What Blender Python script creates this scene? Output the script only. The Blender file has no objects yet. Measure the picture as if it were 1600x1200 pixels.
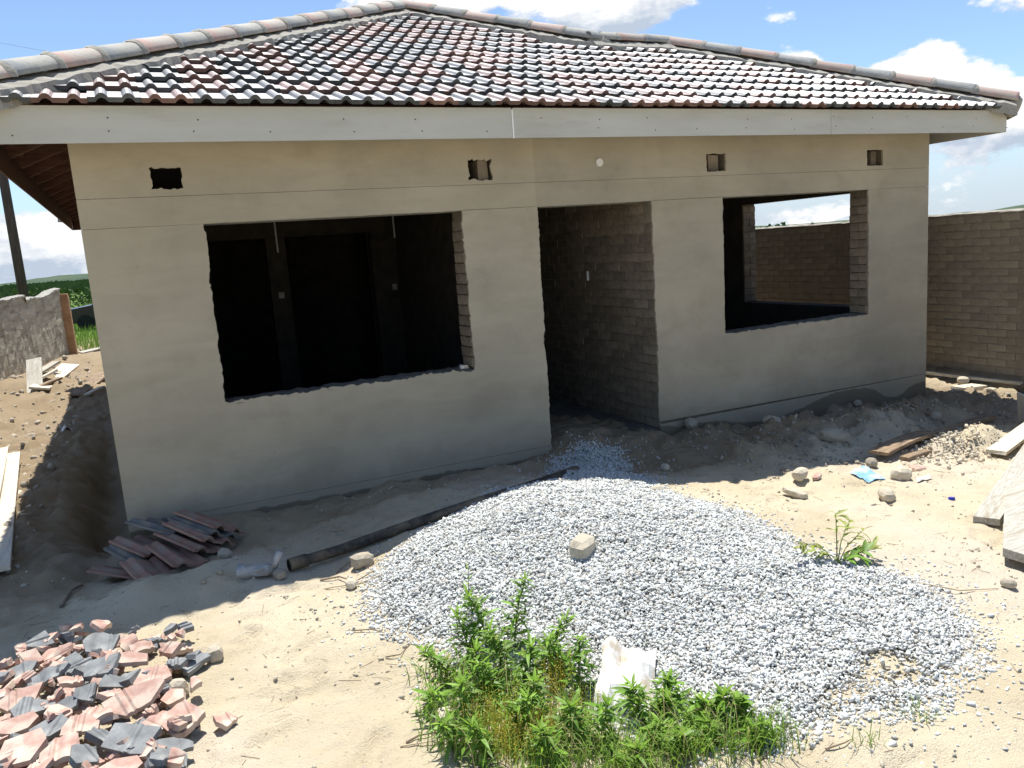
import bpy, bmesh, math, random
import numpy as np
from mathutils import Vector, Matrix, Euler
from mathutils.geometry import delaunay_2d_cdt

random.seed(11)
S = bpy.context.scene
COL = S.collection

# ------------------------------------------------------------------ camera
CAM_Z = 1.8243
F_PX, YAW, PITCH, ROLL = 1257.09, 0.431669, 0.169149, -0.07333
def cam_axes():
    cy, sy = math.cos(YAW), math.sin(YAW); cp, sp = math.cos(PITCH), math.sin(PITCH)
    f = Vector((sy*cp, cy*cp, -sp)); r = Vector((cy, -sy, 0)); u = r.cross(f)
    c, s = math.cos(ROLL), math.sin(ROLL)
    return c*r + s*u, -s*r + c*u, f
CR, CU, CF = cam_axes()
cam = bpy.data.cameras.new('camera'); camo = bpy.data.objects.new('camera', cam); COL.objects.link(camo)
M = Matrix.Identity(4)
for i in range(3):
    M[i][0] = CR[i]; M[i][1] = CU[i]; M[i][2] = -CF[i]
M[2][3] = CAM_Z
camo.matrix_world = M
cam.sensor_width = 36; cam.lens = F_PX/1600*36; cam.clip_start = 0.05; cam.clip_end = 9000
S.camera = camo

# ------------------------------------------------------------------ sky, sun, exposure
SUN_EL, SUN_AZ = math.radians(71.4), math.radians(15.5)
SUN = Vector((math.sin(SUN_AZ)*math.cos(SUN_EL), math.cos(SUN_AZ)*math.cos(SUN_EL), math.sin(SUN_EL)))
sl = bpy.data.lights.new('sun', 'SUN'); sl.energy = 5.0; sl.angle = math.radians(0.53); sl.color = (1, .965, .9)
so = bpy.data.objects.new('sun', sl); COL.objects.link(so)
so.rotation_euler = (-SUN).to_track_quat('-Z', 'Y').to_euler(); so.location = (0, 0, 30)
S.view_settings.view_transform = 'Standard'; S.view_settings.look = 'None'
S.view_settings.exposure = 0.60; S.view_settings.gamma = 1; S.view_settings.use_curve_mapping = False

W = bpy.data.worlds.new('World'); S.world = W; W.use_nodes = True
SKY_STRENGTH = 0.085
def build_world():
    nt = W.node_tree; nt.nodes.clear(); N = nt.nodes.new; L = nt.links.new
    def mth(op, a, b=None, c=None, clamp=False):
        n = N('ShaderNodeMath'); n.operation = op; n.use_clamp = clamp
        for i, v in enumerate((a, b, c)):
            if v is None: continue
            if isinstance(v, (int, float)): n.inputs[i].default_value = v
            else: L(v, n.inputs[i])
        return n.outputs[0]
    def vm(op, a, b):
        n = N('ShaderNodeVectorMath'); n.operation = op
        for i, v in enumerate((a, b)):
            if isinstance(v, (tuple, list)): n.inputs[i].default_value = v
            else: L(v, n.inputs[i])
        return n
    def mr(v, a, b, c, d, smooth=False):
        n = N('ShaderNodeMapRange'); n.interpolation_type = 'SMOOTHSTEP' if smooth else 'LINEAR'
        n.clamp = True; L(v, n.inputs[0])
        for i, x in enumerate((a, b, c, d)): n.inputs[i+1].default_value = x
        return n.outputs[0]
    def mix(f, a, b):
        n = N('ShaderNodeMix'); n.data_type = 'RGBA'; L(f, n.inputs[0])
        for i, v in ((6, a), (7, b)):
            if isinstance(v, tuple): n.inputs[i].default_value = (*v, 1)
            else: L(v, n.inputs[i])
        return n.outputs[2]
    sky = N('ShaderNodeTexSky'); sky.sky_type = 'NISHITA'; sky.sun_disc = False
    sky.sun_elevation = SUN_EL; sky.sun_rotation = SUN_AZ; sky.altitude = 1200; sky.air_density = 1.0; sky.dust_density = 0.6; sky.ozone_density = 1.6
    d = N('ShaderNodeTexCoord').outputs['Generated']
    sep = N('ShaderNodeSeparateXYZ'); L(d, sep.inputs[0]); z = sep.outputs[2]
    def noise(vec, sc, det, ro):
        n = N('ShaderNodeTexNoise'); n.inputs['Scale'].default_value = sc; n.inputs['Detail'].default_value = det
        n.inputs['Roughness'].default_value = ro; L(vec, n.inputs['Vector']); return n.outputs[0]
    def density(vec):
        st = vm('MULTIPLY', vec, (1, 1, 1.9)).outputs[0]
        n1 = noise(st, 6.2, 12, .60)
        tot = n1
        # clouds of the photograph: direction, radius, weight
        for c, r, a in (((.780, .604, .152), .10, .23), ((.812, .570, .122), .10, .21), ((.835, .54, .09), .06, .13), ((.82, .545, .21), .09, .19), ((.86, .48, .21), .12, .10), ((.694, .697, .168), .045, .20), ((.745, .64, .185), .045, -.15), ((.79, .59, .185), .03, -.10),
                        ((.47, .844, .272), .13, .20), ((.555, .792, .262), .11, .19), ((.272, .924, .282), .06, .17), ((.133, .952, .283), .05, .10), ((.38, .885, .275), .14, .19), ((.82, .567, .045), .12, .10), ((.70, .71, .02), .12, .06), ((-.08, .995, .05), .10, .10),
                        ((.03, .955, .235), .16, -.22), ((.62, .76, .205), .08, -.20), ((.72, .66, .215), .055, -.16)):
            df = vm('SUBTRACT', vec, c).outputs[0]
            dd = vm('MULTIPLY', df, (1, 1, 1.7)).outputs[0]
            ln = N('ShaderNodeVectorMath'); ln.operation = 'LENGTH'; L(dd, ln.inputs[0])
            tot = mth('ADD', tot, mr(ln.outputs['Value'], 0, r, a, 0, True))
        return tot
    dens = density(d)
    low = mr(z, 0.0, .13, .10, .0, True)
    dn = mth('ADD', dens, low)
    mask = mr(dn, .585, .655, 0, 1, True)
    off = vm('ADD', d, (.012, .02, .03)).outputs[0]
    d2 = density(off)
    lit = mth('MULTIPLY_ADD', mth('SUBTRACT', dens, d2), 6.5, .60, clamp=True)
    ccol = mix(lit, (4.2, 4.9, 5.9), (8.3, 8.35, 8.4))
    skyc = sky.outputs[0]
    blue = N('ShaderNodeMix'); blue.data_type = 'RGBA'; blue.blend_type = 'MULTIPLY'; blue.inputs[0].default_value = 1
    L(skyc, blue.inputs[6]); blue.inputs[7].default_value = (1.2, 1.27, 1.34, 1)
    veil = mr(z, 0.0, .13, .80, .04, True)
    base = mix(veil, blue.outputs[2], (4.3, 5.2, 6.4))
    fin = mix(mask, base, ccol)
    bg = N('ShaderNodeBackground'); L(fin, bg.inputs[0]); bg.inputs[1].default_value = SKY_STRENGTH
    out = N('ShaderNodeOutputWorld'); L(bg.outputs[0], out.inputs[0])
build_world()

# ------------------------------------------------------------------ helpers
def pray(px, py):
    x = (px-800)/F_PX; y = (py-600)/F_PX
    return CF + x*CR - y*CU
def on_y(px, py, Y):
    v = pray(px, py); t = Y/v.y; return Vector((v.x*t, Y, CAM_Z + v.z*t))
def on_z(px, py, Z):
    v = pray(px, py); t = (Z-CAM_Z)/v.z; return Vector((v.x*t, v.y*t, Z))

def hsh(ix, iy, s):
    h = (ix.astype(np.int64)*374761393 + iy.astype(np.int64)*668265263 + s*1442695041) & 0xffffffff
    h = ((h ^ (h >> 13))*1274126177) & 0xffffffff
    return ((h ^ (h >> 16)) & 0xffff)/65535.0
def vnoise(x, y, s=0):
    ix = np.floor(x); iy = np.floor(y); fx = x-ix; fy = y-iy
    fx = fx*fx*(3-2*fx); fy = fy*fy*(3-2*fy)
    a = hsh(ix, iy, s); b = hsh(ix+1, iy, s); c = hsh(ix, iy+1, s); d = hsh(ix+1, iy+1, s)
    return (a*(1-fx)+b*fx)*(1-fy) + (c*(1-fx)+d*fx)*fy - .5
def fbm(x, y, sc, octv, s=0, gain=.5):
    t = 0; a = 1.
    for o in range(octv):
        t = t + a*vnoise(x*sc+o*17.3, y*sc-o*9.1, s+o); sc *= 2.03; a *= gain
    return t
def sst(a, b, x):
    t = np.clip((x-a)/(b-a), 0, 1); return t*t*(3-2*t)

# soil level along the facade (x -> z)
SOILX = [-3, -.25, .6, 1.3, 1.8, 2.35, 2.9, 3.3, 3.5, 4.3, 4.52, 5.1, 5.8, 6.6, 7.15, 7.8, 8.4, 12]
SOILZ = [-.15, -.075, -.05, -.09, -.1, -.15, -.155, -.07, .01, .0, -.1, -.13, -.16, -.28, -.23, -.25, -.26, -.2]
BUMPS = [  # x, y, sx, sy, amp
    (0.1, 5.25, .55, .30, .13), (-.3, 4.15, .42, .5, .03), (5.65, 5.75, .5, .28, .15), (6.6, 5.55, .55, .25, .13), (4.85, 5.45, .45, .3, .10),
    (7.5, 5.7, .4, .3, .10), (6.75, 4.65, .33, .22, .15), (6.3, 4.75, .2, .15, .05), (1.45, 5.75, .8, .16, .05), (2.6, 6.05, .6, .14, .05),
    (-2.0, 16.4, 1.0, 1.6, .35), (-1.4, 19.5, .7, 2., .3), (-1.9, 12.5, .6, 1.2, .10), (-1.55, 9.0, .35, .8, .06), (-1.9, 6.6, .5, .7, .05),
    (-.45, 8.9, .20, 2.1, -.34), (-.43, 7.3, .2, .5, -.22), (5.0, 2.6, .8, .5, -.02), (3.0, 1.9, .5, .3, .02), (.5, 4.3, .5, .5, .02)]
_fr = random.Random(6)
PRINTS = [(_fr.uniform(-.2, 6.2), _fr.uniform(1.6, 4.9), _fr.uniform(0, 6.28), _fr.uniform(.010, .022)) for _ in range(150)]
PRINTS = [p for p in PRINTS if ((p[0]-2.33)/1.6)**2+((p[1]-4.4)/1.75)**2 > 1 and ((p[0]-3.0)/1.25)**2+((p[1]-3.0)/1.3)**2 > 1]
def prints(x, y):
    """shoe prints trodden into the sand"""
    t = np.zeros(np.shape(x))
    for px, py, a, dep in PRINTS:
        m = (np.abs(x-px) < .35) & (np.abs(y-py) < .35)
        if not m.any(): continue
        dx, dy = x[m]-px, y[m]-py; u = dx*math.cos(a)+dy*math.sin(a); v = -dx*math.sin(a)+dy*math.cos(a)
        r = np.sqrt((u/.135)**2+(v/.05)**2); t[m] += -dep*(1-sst(.75, 1.0, r)) + dep*.55*np.exp(-((r-1.25)/.22)**2)
    return t
def gravel_h(x, y):
    d = ((x-2.33)/1.55)**2 + ((y-4.45)/1.75)**2
    q = ((x-3.1)/1.1)**2 + ((y-2.9)/1.2)**2
    return .30*np.exp(-d*1.7) + .05*np.exp(-q*1.5)
def G(x, y, detail=True):
    x = np.asarray(x, float); y = np.asarray(y, float)
    b = -.15 - .10*sst(4.2, 6.4, x) + .06*sst(3.5, 1.0, y)
    wall = np.interp(x, SOILX, SOILZ)
    k = np.exp(-((y-6.4)/.42)**2)*(sst(-.9, -.1, x)); k = np.where(y > 6.4, np.where((x > 3.31) & (x < 4.53), sst(8.8, 7.2, y), k), k)
    b = b*(1-k) + wall*k
    for (cx, cy, sx, sy, a) in BUMPS:
        b = b + a*np.exp(-((x-cx)/sx)**2 - ((y-cy)/sy)**2)
    b = b + gravel_h(x, y)
    far = sst(24, 150, np.hypot(x, y)); b = b - 3.2*far
    if detail:
        near = sst(30, 14, np.hypot(x, y))
        rough = .6 + 1.25*sst(4.7, 5.5, y)*sst(3.8, 5.0, x) + .5*sst(5.0, 5.6, y) + 1.1*sst(-.2, -.6, x)*sst(5.6, 7, y)
        b = b + near*rough*(.055*fbm(x, y, .9, 3, 1) + .046*fbm(x, y, 4.1, 4, 5, .62)) + near*.022*fbm(x, y, 15, 2, 9)*rough + prints(np.ravel(x), np.ravel(y)).reshape(np.shape(x))
        lump = np.exp(-((x-6.55)/.55)**2-((y-4.72)/.33)**2); b = b + lump*.16*np.abs(fbm(x, y, 9, 3, 21, .6))
        b = b + .8*sst(40, 160, np.hypot(x, y))*fbm(x, y, .02, 3, 31)
    return b
def gz(x, y): return float(G(np.array([x]), np.array([y]))[0])
def gp(px, py, up=0.0):
    """where the sight line meets the ground (real position on the terrain)"""
    v = pray(px, py); Z = -.15
    for _ in range(25):
        t = (Z+up-CAM_Z)/v.z; x, y = v.x*t, v.y*t; Z = .5*Z + .5*float(G(np.array([x]), np.array([y]), False)[0])
    return Vector((x, y, gz(x, y)))

class MB:
    def __init__(s): s.v = []; s.f = []; s.m = []
    def add(s, vs, fs, mi=0):
        o = len(s.v); s.v += [tuple(v) for v in vs]; s.f += [tuple(i+o for i in f) for f in fs]; s.m += [mi]*len(fs); return s
    def box(s, x0, x1, y0, y1, z0, z1, mi=0, j=0):
        r = lambda: random.uniform(-j, j) if j else 0
        vs = [(x+r(), y+r(), z+r()) for z in (z0, z1) for y in (y0, y1) for x in (x0, x1)]
        return s.add(vs, [(0, 2, 3, 1), (4, 5, 7, 6), (0, 1, 5, 4), (2, 6, 7, 3), (0, 4, 6, 2), (1, 3, 7, 5)], mi)
    def tube(s, pts, rad, n=8, mi=0, caps=True):
        pts = [Vector(p) for p in pts]; R = rad if isinstance(rad, (list, tuple)) else [rad]*len(pts)
        vs = []; fs = []
        t0 = (pts[1]-pts[0]).normalized(); ref = Vector((0, 0, 1)) if abs(t0.z) < .9 else Vector((1, 0, 0))
        a = t0.cross(ref).normalized()
        for i, p in enumerate(pts):
            t = (pts[min(i+1, len(pts)-1)]-pts[max(i-1, 0)]).normalized()
            a = (a - t*a.dot(t)).normalized(); b = t.cross(a)
            for k in range(n):
                w = 2*math.pi*k/n; vs.append(p + R[i]*(math.cos(w)*a + math.sin(w)*b))
        for i in range(len(pts)-1):
            for k in range(n):
                fs.append((i*n+k, i*n+(k+1) % n, (i+1)*n+(k+1) % n, (i+1)*n+k))
        if caps: fs += [tuple(range(n))[::-1], tuple((len(pts)-1)*n+k for k in range(n))]
        return s.add(vs, fs, mi)
    def mesh(s, name, mats, off=(0, 0, 0), smooth=False):
        me = bpy.data.meshes.new(name); ox, oy, oz = off
        me.from_pydata([(x-ox, y-oy, z-oz) for x, y, z in s.v], [], s.f)
        for m in (mats if isinstance(mats, (list, tuple)) else [mats]): me.materials.append(m)
        if any(s.m): me.polygons.foreach_set('material_index', s.m)
        if smooth: me.polygons.foreach_set('use_smooth', [True]*len(me.polygons))
        me.update(); return me
def link(o, parent=None):
    COL.objects.link(o)
    if parent: o.parent = parent
    return o
def tag(o, label=None, cat=None, group=None, kind=None):
    for k, v in (('label', label), ('category', cat), ('group', group), ('kind', kind)):
        if v: o[k] = v
    return o
def empty(name, loc, label, cat, group=None, rot=(0, 0, 0)):
    o = bpy.data.objects.new(name, None); o.location = loc; o.rotation_euler = rot; o.empty_display_size = .1
    link(o); return tag(o, label, cat, group)
def wloc(o):
    l = Vector((0, 0, 0))
    while o: l = l + Vector(o.location); o = o.parent
    return l
def part(name, mb, mat, parent, smooth=False, kind=None, label=None):
    """a child mesh; the builder's points are world coordinates"""
    me = mb if isinstance(mb, bpy.types.Mesh) else mb.mesh(name, mat, wloc(parent), smooth)
    o = link(bpy.data.objects.new(name, me), parent)
    if kind: o['kind'] = kind
    if label: o['label'] = label
    return o
def solo(name, mb, mat, loc, label, cat, group=None, smooth=False, kind=None):
    o = link(bpy.data.objects.new(name, mb.mesh(name, mat, loc, smooth))); o.location = loc
    return tag(o, label, cat, group, kind)
def inst(name, me, parent=None, loc=(0, 0, 0), rot=None, mat=None, scale=None):
    o = bpy.data.objects.new(name, me); link(o, parent); o.location = loc
    if rot is not None: o.rotation_euler = rot
    if scale is not None: o.scale = scale
    return o

# ------------------------------------------------------------------ materials
def mat(name, c1, c2, scale=6., rough=.85, bump=.3, bscale=60., detail=6., var=0., spec=.3, streak=None, fine=.0, translucent=0., dist=.01, c3=None, s3=1.2, f3=(.45, .62)):
    m = bpy.data.materials.new(name); m.use_nodes = True; nt = m.node_tree; N = nt.nodes.new; L = nt.links.new
    b = nt.nodes['Principled BSDF']; b.inputs['Roughness'].default_value = rough; b.inputs['Specular IOR Level'].default_value = spec
    tc = N('ShaderNodeTexCoord'); mp = N('ShaderNodeMapping'); L(tc.outputs['Object'], mp.inputs[0])
    if streak: mp.inputs['Scale'].default_value = streak
    n = N('ShaderNodeTexNoise'); n.inputs['Scale'].default_value = scale; n.inputs['Detail'].default_value = detail; n.inputs['Roughness'].default_value = .62; L(mp.outputs[0], n.inputs['Vector'])
    r = N('ShaderNodeValToRGB'); L(n.outputs[0], r.inputs[0]); r.color_ramp.elements[0].position = .34; r.color_ramp.elements[1].position = .66
    r.color_ramp.elements[0].color = (*c1, 1); r.color_ramp.elements[1].color = (*c2, 1); col = r.outputs[0]
    if c3:
        n3 = N('ShaderNodeTexNoise'); n3.inputs['Scale'].default_value = s3; n3.inputs['Detail'].default_value = 8; n3.inputs['Roughness'].default_value = .65; L(mp.outputs[0], n3.inputs['Vector'])
        g = N('ShaderNodeMapRange'); g.interpolation_type = 'SMOOTHSTEP'; L(n3.outputs[0], g.inputs[0]); g.inputs[1].default_value, g.inputs[2].default_value = f3
        x = N('ShaderNodeMix'); x.data_type = 'RGBA'; L(g.outputs[0], x.inputs[0]); L(col, x.inputs[6]); x.inputs[7].default_value = (*c3, 1); col = x.outputs[2]
    if fine:
        nf = N('ShaderNodeTexNoise'); nf.inputs['Scale'].default_value = bscale*1.7; nf.inputs['Detail'].default_value = 3; L(tc.outputs['Object'], nf.inputs['Vector'])
        g = N('ShaderNodeMapRange'); L(nf.outputs[0], g.inputs[0]); g.inputs[1].default_value = .3; g.inputs[2].default_value = .7; g.inputs[3].default_value = 1-fine; g.inputs[4].default_value = 1+fine
        h = N('ShaderNodeHueSaturation'); L(g.outputs[0], h.inputs['Value']); L(col, h.inputs['Color']); col = h.outputs[0]
    if var:
        oi = N('ShaderNodeObjectInfo'); g = N('ShaderNodeMapRange'); L(oi.outputs['Random'], g.inputs[0]); g.inputs[3].default_value = 1-var; g.inputs[4].default_value = 1+var
        h = N('ShaderNodeHueSaturation'); L(g.outputs[0], h.inputs['Value']); L(col, h.inputs['Color']); col = h.outputs[0]
    L(col, b.inputs['Base Color'])
    if bump:
        n2 = N('ShaderNodeTexNoise'); n2.inputs['Scale'].default_value = bscale; n2.inputs['Detail'].default_value = 6; n2.inputs['Roughness'].default_value = .65; L(mp.outputs[0], n2.inputs['Vector'])
        bp = N('ShaderNodeBump'); bp.inputs['Strength'].default_value = bump; bp.inputs['Distance'].default_value = dist; L(n2.outputs[0], bp.inputs['Height']); L(bp.outputs[0], b.inputs['Normal'])
    if translucent:
        tr = N('ShaderNodeBsdfTranslucent'); L(col, tr.inputs[0]); ms = N('ShaderNodeMixShader'); ms.inputs[0].default_value = translucent
        L(b.outputs[0], ms.inputs[1]); L(tr.outputs[0], ms.inputs[2]); L(ms.outputs[0], nt.nodes['Material Output'].inputs[0])
    return m

MT = {}
MT['tile_red'] = mat('tile_red', (.20, .118, .10), (.30, .195, .17), 9, .6, .3, 120, var=.25, spec=.5, c3=(.28, .20, .165), s3=5, f3=(.55, .78))
MT['tile_grey'] = mat('tile_grey', (.075, .08, .083), (.13, .137, .139), 9, .6, .3, 120, var=.25, spec=.5, c3=(.17, .17, .16), s3=5, f3=(.55, .8))
MT['shard_red'] = mat('shard_red', (.37, .215, .17), (.50, .335, .275), 12, .75, .3, 90, var=.16, spec=.3, c3=(.54, .44, .355), s3=7, f3=(.40, .64))
MT['shard_grey'] = mat('shard_grey', (.135, .142, .145), (.245, .255, .255), 12, .7, .3, 90, var=.18, spec=.35, c3=(.42, .40, .36), s3=8, f3=(.55, .75))
MT['ridge_red'] = mat('ridge_red', (.38, .26, .22), (.46, .335, .29), 9, .8, .4, 60, var=.12, c3=(.41, .385, .335), s3=3.4, f3=(.40, .62))
MT['ridge_grey'] = mat('ridge_grey', (.21, .225, .225), (.30, .315, .31), 9, .8, .4, 60, var=.12, c3=(.39, .375, .33), s3=3.4, f3=(.40, .62))
MT['sill_mortar'] = mat('sill_mortar', (.13, .115, .09), (.21, .19, .15), 14, .95, .6, 60)
MT['nose_red'] = mat('nose_red', (.11, .064, .053), (.165, .105, .087), 9, .9, .4, 90, var=.25, spec=.2)  # darker uncoated copy of the tile red: shade painted on front edges
MT['nose_grey'] = mat('nose_grey', (.05, .054, .056), (.09, .095, .097), 9, .9, .4, 90, var=.25, spec=.2)  # grey counterpart, shade of the front edges put into the colour
for k_ in ('tile_red', 'tile_grey'):      # factory acrylic coat of concrete tiles
    b_ = MT[k_].node_tree.nodes['Principled BSDF']; b_.inputs['Coat Weight'].default_value = 1; b_.inputs['Coat Roughness'].default_value = .55; b_.inputs['Coat IOR'].default_value = 2.2
MT['mortar'] = mat('mortar', (.27, .255, .22), (.38, .36, .31), 7, .92, .6, 60, dist=.015, fine=.15)
MT['fascia'] = mat('fascia', (.42, .42, .375), (.48, .48, .437), 2.2, .6, .08, 40, c3=(.34, .33, .27), s3=2.0, f3=(.52, .8), streak=(.5, 1, 2.5))
MT['filler'] = mat('filler', (.75, .76, .76), (.82, .82, .82), 8, .5, .1, 60)
MT['timber_dark'] = mat('timber_dark', (.075, .035, .025), (.13, .065, .045), 5, .8, .3, 50, streak=(1, 6, 6))
MT['underlay'] = mat('underlay', (.11, .05, .042), (.16, .08, .066), 4, .85, .3, 40)
MT['brick'] = mat('brick', (.175, .14, .10), (.28, .228, .168), 7, .92, .5, 70, var=.22, fine=.15, dist=.008)
MT['brick_wall'] = mat('brick_wall', (.235, .19, .13), (.32, .265, .187), 5, .92, .5, 70, var=.13, fine=.15, dist=.008)
MT['brick_mortar'] = mat('brick_mortar', (.12, .098, .07), (.19, .158, .115), 12, .95, .5, 60, fine=.15)
MT['joint'] = mat('joint', (.20, .166, .12), (.30, .25, .185), 12, .95, .5, 60, fine=.15)
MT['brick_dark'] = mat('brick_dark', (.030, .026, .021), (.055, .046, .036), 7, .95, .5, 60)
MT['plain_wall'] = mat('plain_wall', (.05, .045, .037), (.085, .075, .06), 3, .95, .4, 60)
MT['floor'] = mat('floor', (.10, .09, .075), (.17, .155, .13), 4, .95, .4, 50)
MT['wood_pale'] = mat('wood_pale', (.58, .50, .37), (.72, .64, .50), 5, .75, .25, 40, streak=(1, 9, 9), fine=.08, c3=(.50, .46, .38), s3=2.2)
MT['wood_white'] = mat('wood_white', (.34, .315, .255), (.53, .51, .455), 7, .8, .5, 45, streak=(1, 12, 12), c3=(.30, .255, .18), s3=1.6, f3=(.50, .72), fine=.12)
MT['wood_brown'] = mat('wood_brown', (.22, .15, .09), (.42, .31, .20), 5, .85, .5, 40, streak=(1, 9, 9), c3=(.15, .11, .08), s3=4)
MT['rock'] = mat('rock', (.42, .37, .28), (.58, .52, .41), 8, .9, .6, 40, var=.12, dist=.01)
MT['rock_grey'] = mat('rock_grey', (.30, .26, .20), (.42, .37, .29), 8, .9, .6, 40, var=.12, dist=.01)
MT['pipe'] = mat('pipe', (.02, .02, .019), (.05, .046, .04), 9, .65, .2, 60, c3=(.17, .135, .09), s3=5, f3=(.42, .66))
MT['plastic'] = mat('plastic', (.42, .44, .44), (.60, .62, .62), 14, .25, .5, 25, spec=.6, translucent=.35, c3=(.36, .33, .28), s3=9)
MT['bag'] = mat('bag', (.60, .59, .56), (.70, .69, .665), 6, .6, .5, 14, c3=(.46, .39, .29), s3=7, f3=(.46, .66))
MT['blue'] = mat('blue', (.16, .34, .56), (.30, .50, .70), 9, .6, .2, 40, c3=(.45, .48, .46), s3=9)
MT['cap'] = mat('cap', (.03, .04, .42), (.04, .06, .5), 9, .4, .05, 40)
MT['conduit'] = mat('conduit', (.55, .55, .55), (.62, .62, .62), 9, .5, .05, 40)
MT['leaf'] = mat('leaf', (.11, .215, .024), (.20, .36, .045), 14, .5, .15, 50, var=.35, spec=.45, translucent=.32)
MT['leaf_tip'] = mat('leaf_tip', (.20, .36, .035), (.30, .47, .06), 14, .5, .1, 50, var=.2, spec=.4, translucent=.36)
MT['leaf_olive'] = mat('leaf_olive', (.20, .24, .045), (.31, .36, .08), 14, .5, .1, 50, var=.35, spec=.4, translucent=.3)
MT['stem'] = mat('stem', (.12, .16, .04), (.20, .24, .07), 12, .7, .1, 50)
MT['grass'] = mat('grass', (.12, .22, .03), (.24, .36, .06), 9, .6, .0, 50, translucent=.3)
MT['grass_dry'] = mat('grass_dry', (.38, .32, .12), (.52, .46, .22), 9, .7, .0, 50, translucent=.25)
MT['yellow_weed'] = mat('yellow_weed', (.42, .34, .04), (.55, .47, .08), 9, .7, .0, 50, translucent=.25)
MT['straw'] = mat('straw', (.42, .34, .22), (.58, .48, .33), 9, .8, .0, 50)
MT['twig'] = mat('twig', (.16, .12, .08), (.26, .20, .14), 20, .9, .3, 60)
MT['bush'] = mat('bush', (.035, .075, .018), (.07, .13, .03), .8, .8, .0, 5, translucent=.15)
MT['bush_light'] = mat('bush_light', (.09, .15, .03), (.15, .22, .05), .8, .8, .0, 5, translucent=.15)
MT['bark'] = mat('bark', (.08, .06, .045), (.14, .11, .085), 9, .9, .5, 30)
MT['pole'] = mat('pole', (.035, .03, .026), (.075, .062, .052), 3, .9, .4, 20, streak=(4, 4, .6))
MT['wire'] = mat('wire', (.08, .08, .085), (.1, .1, .1), 3, .6, 0)
MT['car'] = mat('car', (.006, .007, .009), (.01, .011, .014), 3, .25, 0, spec=.6)
MT['glass'] = mat('glass', (.03, .035, .04), (.04, .045, .05), 3, .08, 0, spec=.8)
MT['tyre'] = mat('tyre', (.015, .015, .015), (.025, .025, .025), 9, .85, .2, 30)
MT['hub'] = mat('hub', (.35, .36, .37), (.42, .43, .44), 9, .35, 0, spec=.6)
MT['hills'] = mat('hills', (.035, .06, .03), (.06, .09, .04), .012, .95, 0)
MT['wood_far'] = mat('wood_far', (.045, .085, .025), (.10, .15, .04), .05, .95, 0)
MT['plug'] = mat('plug', (.62, .62, .58), (.70, .70, .66), 9, .5, .1, 40)

def ground_mat():
    m = bpy.data.materials.new('soil'); m.use_nodes = True; nt = m.node_tree; N = nt.nodes.new; L = nt.links.new
    b = nt.nodes['Principled BSDF']; b.inputs['Roughness'].default_value = .95; b.inputs['Specular IOR Level'].default_value = .1
    tc = N('ShaderNodeTexCoord').outputs['Object']
    def noise(s, d=6, r=.6):
        n = N('ShaderNodeTexNoise'); n.inputs['Scale'].default_value = s; n.inputs['Detail'].default_value = d; n.inputs['Roughness'].default_value = r; L(tc, n.inputs['Vector']); return n.outputs[0]
    def ramp(v, p0, c0, p1, c1):
        r = N('ShaderNodeValToRGB'); L(v, r.inputs[0]); e = r.color_ramp.elements; e[0].position = p0; e[1].position = p1; e[0].color = (*c0, 1); e[1].color = (*c1, 1); return r.outputs[0]
    def mix(f, a, c, bt='MIX'):
        n = N('ShaderNodeMix'); n.data_type = 'RGBA'; n.blend_type = bt
        if isinstance(f, float): n.inputs[0].default_value = f
        else: L(f, n.inputs[0])
        for i, v in ((6, a), (7, c)):
            if isinstance(v, tuple): n.inputs[i].default_value = (*v, 1)
            else: L(v, n.inputs[i])
        return n.outputs[2]
    def mr(v, a, c, d=0., e=1.):
        g = N('ShaderNodeMapRange'); g.interpolation_type = 'SMOOTHSTEP'; L(v, g.inputs[0])
        for i, x in enumerate((a, c, d, e)): g.inputs[i+1].default_value = x
        return g.outputs[0]
    c = ramp(noise(1.3, 8), .36, (.59, .50, .34), .66, (.72, .63, .46))
    c = mix(mr(noise(.55, 5), .48, .62), c, (.70, .61, .475))
    c = mix(mr(noise(11., 6, .75), .58, .76, 0, .45), c, (.50, .41, .27))            # paler trodden patches
    c = mix(mr(noise(5., 8, .7), .58, .74, 0, .45), c, (.46, .37, .25))  # darker crumbs of damp soil
    c = mix(mr(noise(46., 4, .7), .60, .69, 0, .7), c, (.33, .26, .17))   # grit
    c = mix(mr(noise(90., 3, .7), .62, .70, 0, .6), c, (.70, .62, .48))
    at = N('ShaderNodeAttribute'); at.attribute_name = 'shade_soil'
    c = mix(at.outputs['Fac'], c, mix(.74, c, (.225, .152, .085)))  # soil darkened for shade before the house, with brown dug earth
    ag = N('ShaderNodeAttribute'); ag.attribute_name = 'grit'; c = mix(ag.outputs['Fac'], c, ramp(noise(60., 4, .7), .35, (.30, .285, .25), .65, (.46, .44, .40)))
    sep = N('ShaderNodeSeparateXYZ'); L(tc, sep.inputs[0])
    wob = N('ShaderNodeMath'); wob.operation = 'MULTIPLY_ADD'; L(noise(.3, 4), wob.inputs[0]); wob.inputs[1].default_value = 14; L(sep.outputs[1], wob.inputs[2])
    gm = mr(wob.outputs[0], 31, 37)
    c = mix(gm, c, ramp(noise(.12, 8, .7), .36, (.075, .13, .025), .64, (.17, .24, .05)))
    L(c, b.inputs['Base Color'])
    s = N('ShaderNodeMath'); s.operation = 'ADD'; L(noise(30., 8, .7), s.inputs[0]); L(noise(120., 4, .7), s.inputs[1])
    bp = N('ShaderNodeBump'); bp.inputs['Strength'].default_value = .85; bp.inputs['Distance'].default_value = .017; L(s.outputs[0], bp.inputs['Height']); L(bp.outputs[0], b.inputs['Normal'])
    return m

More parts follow.
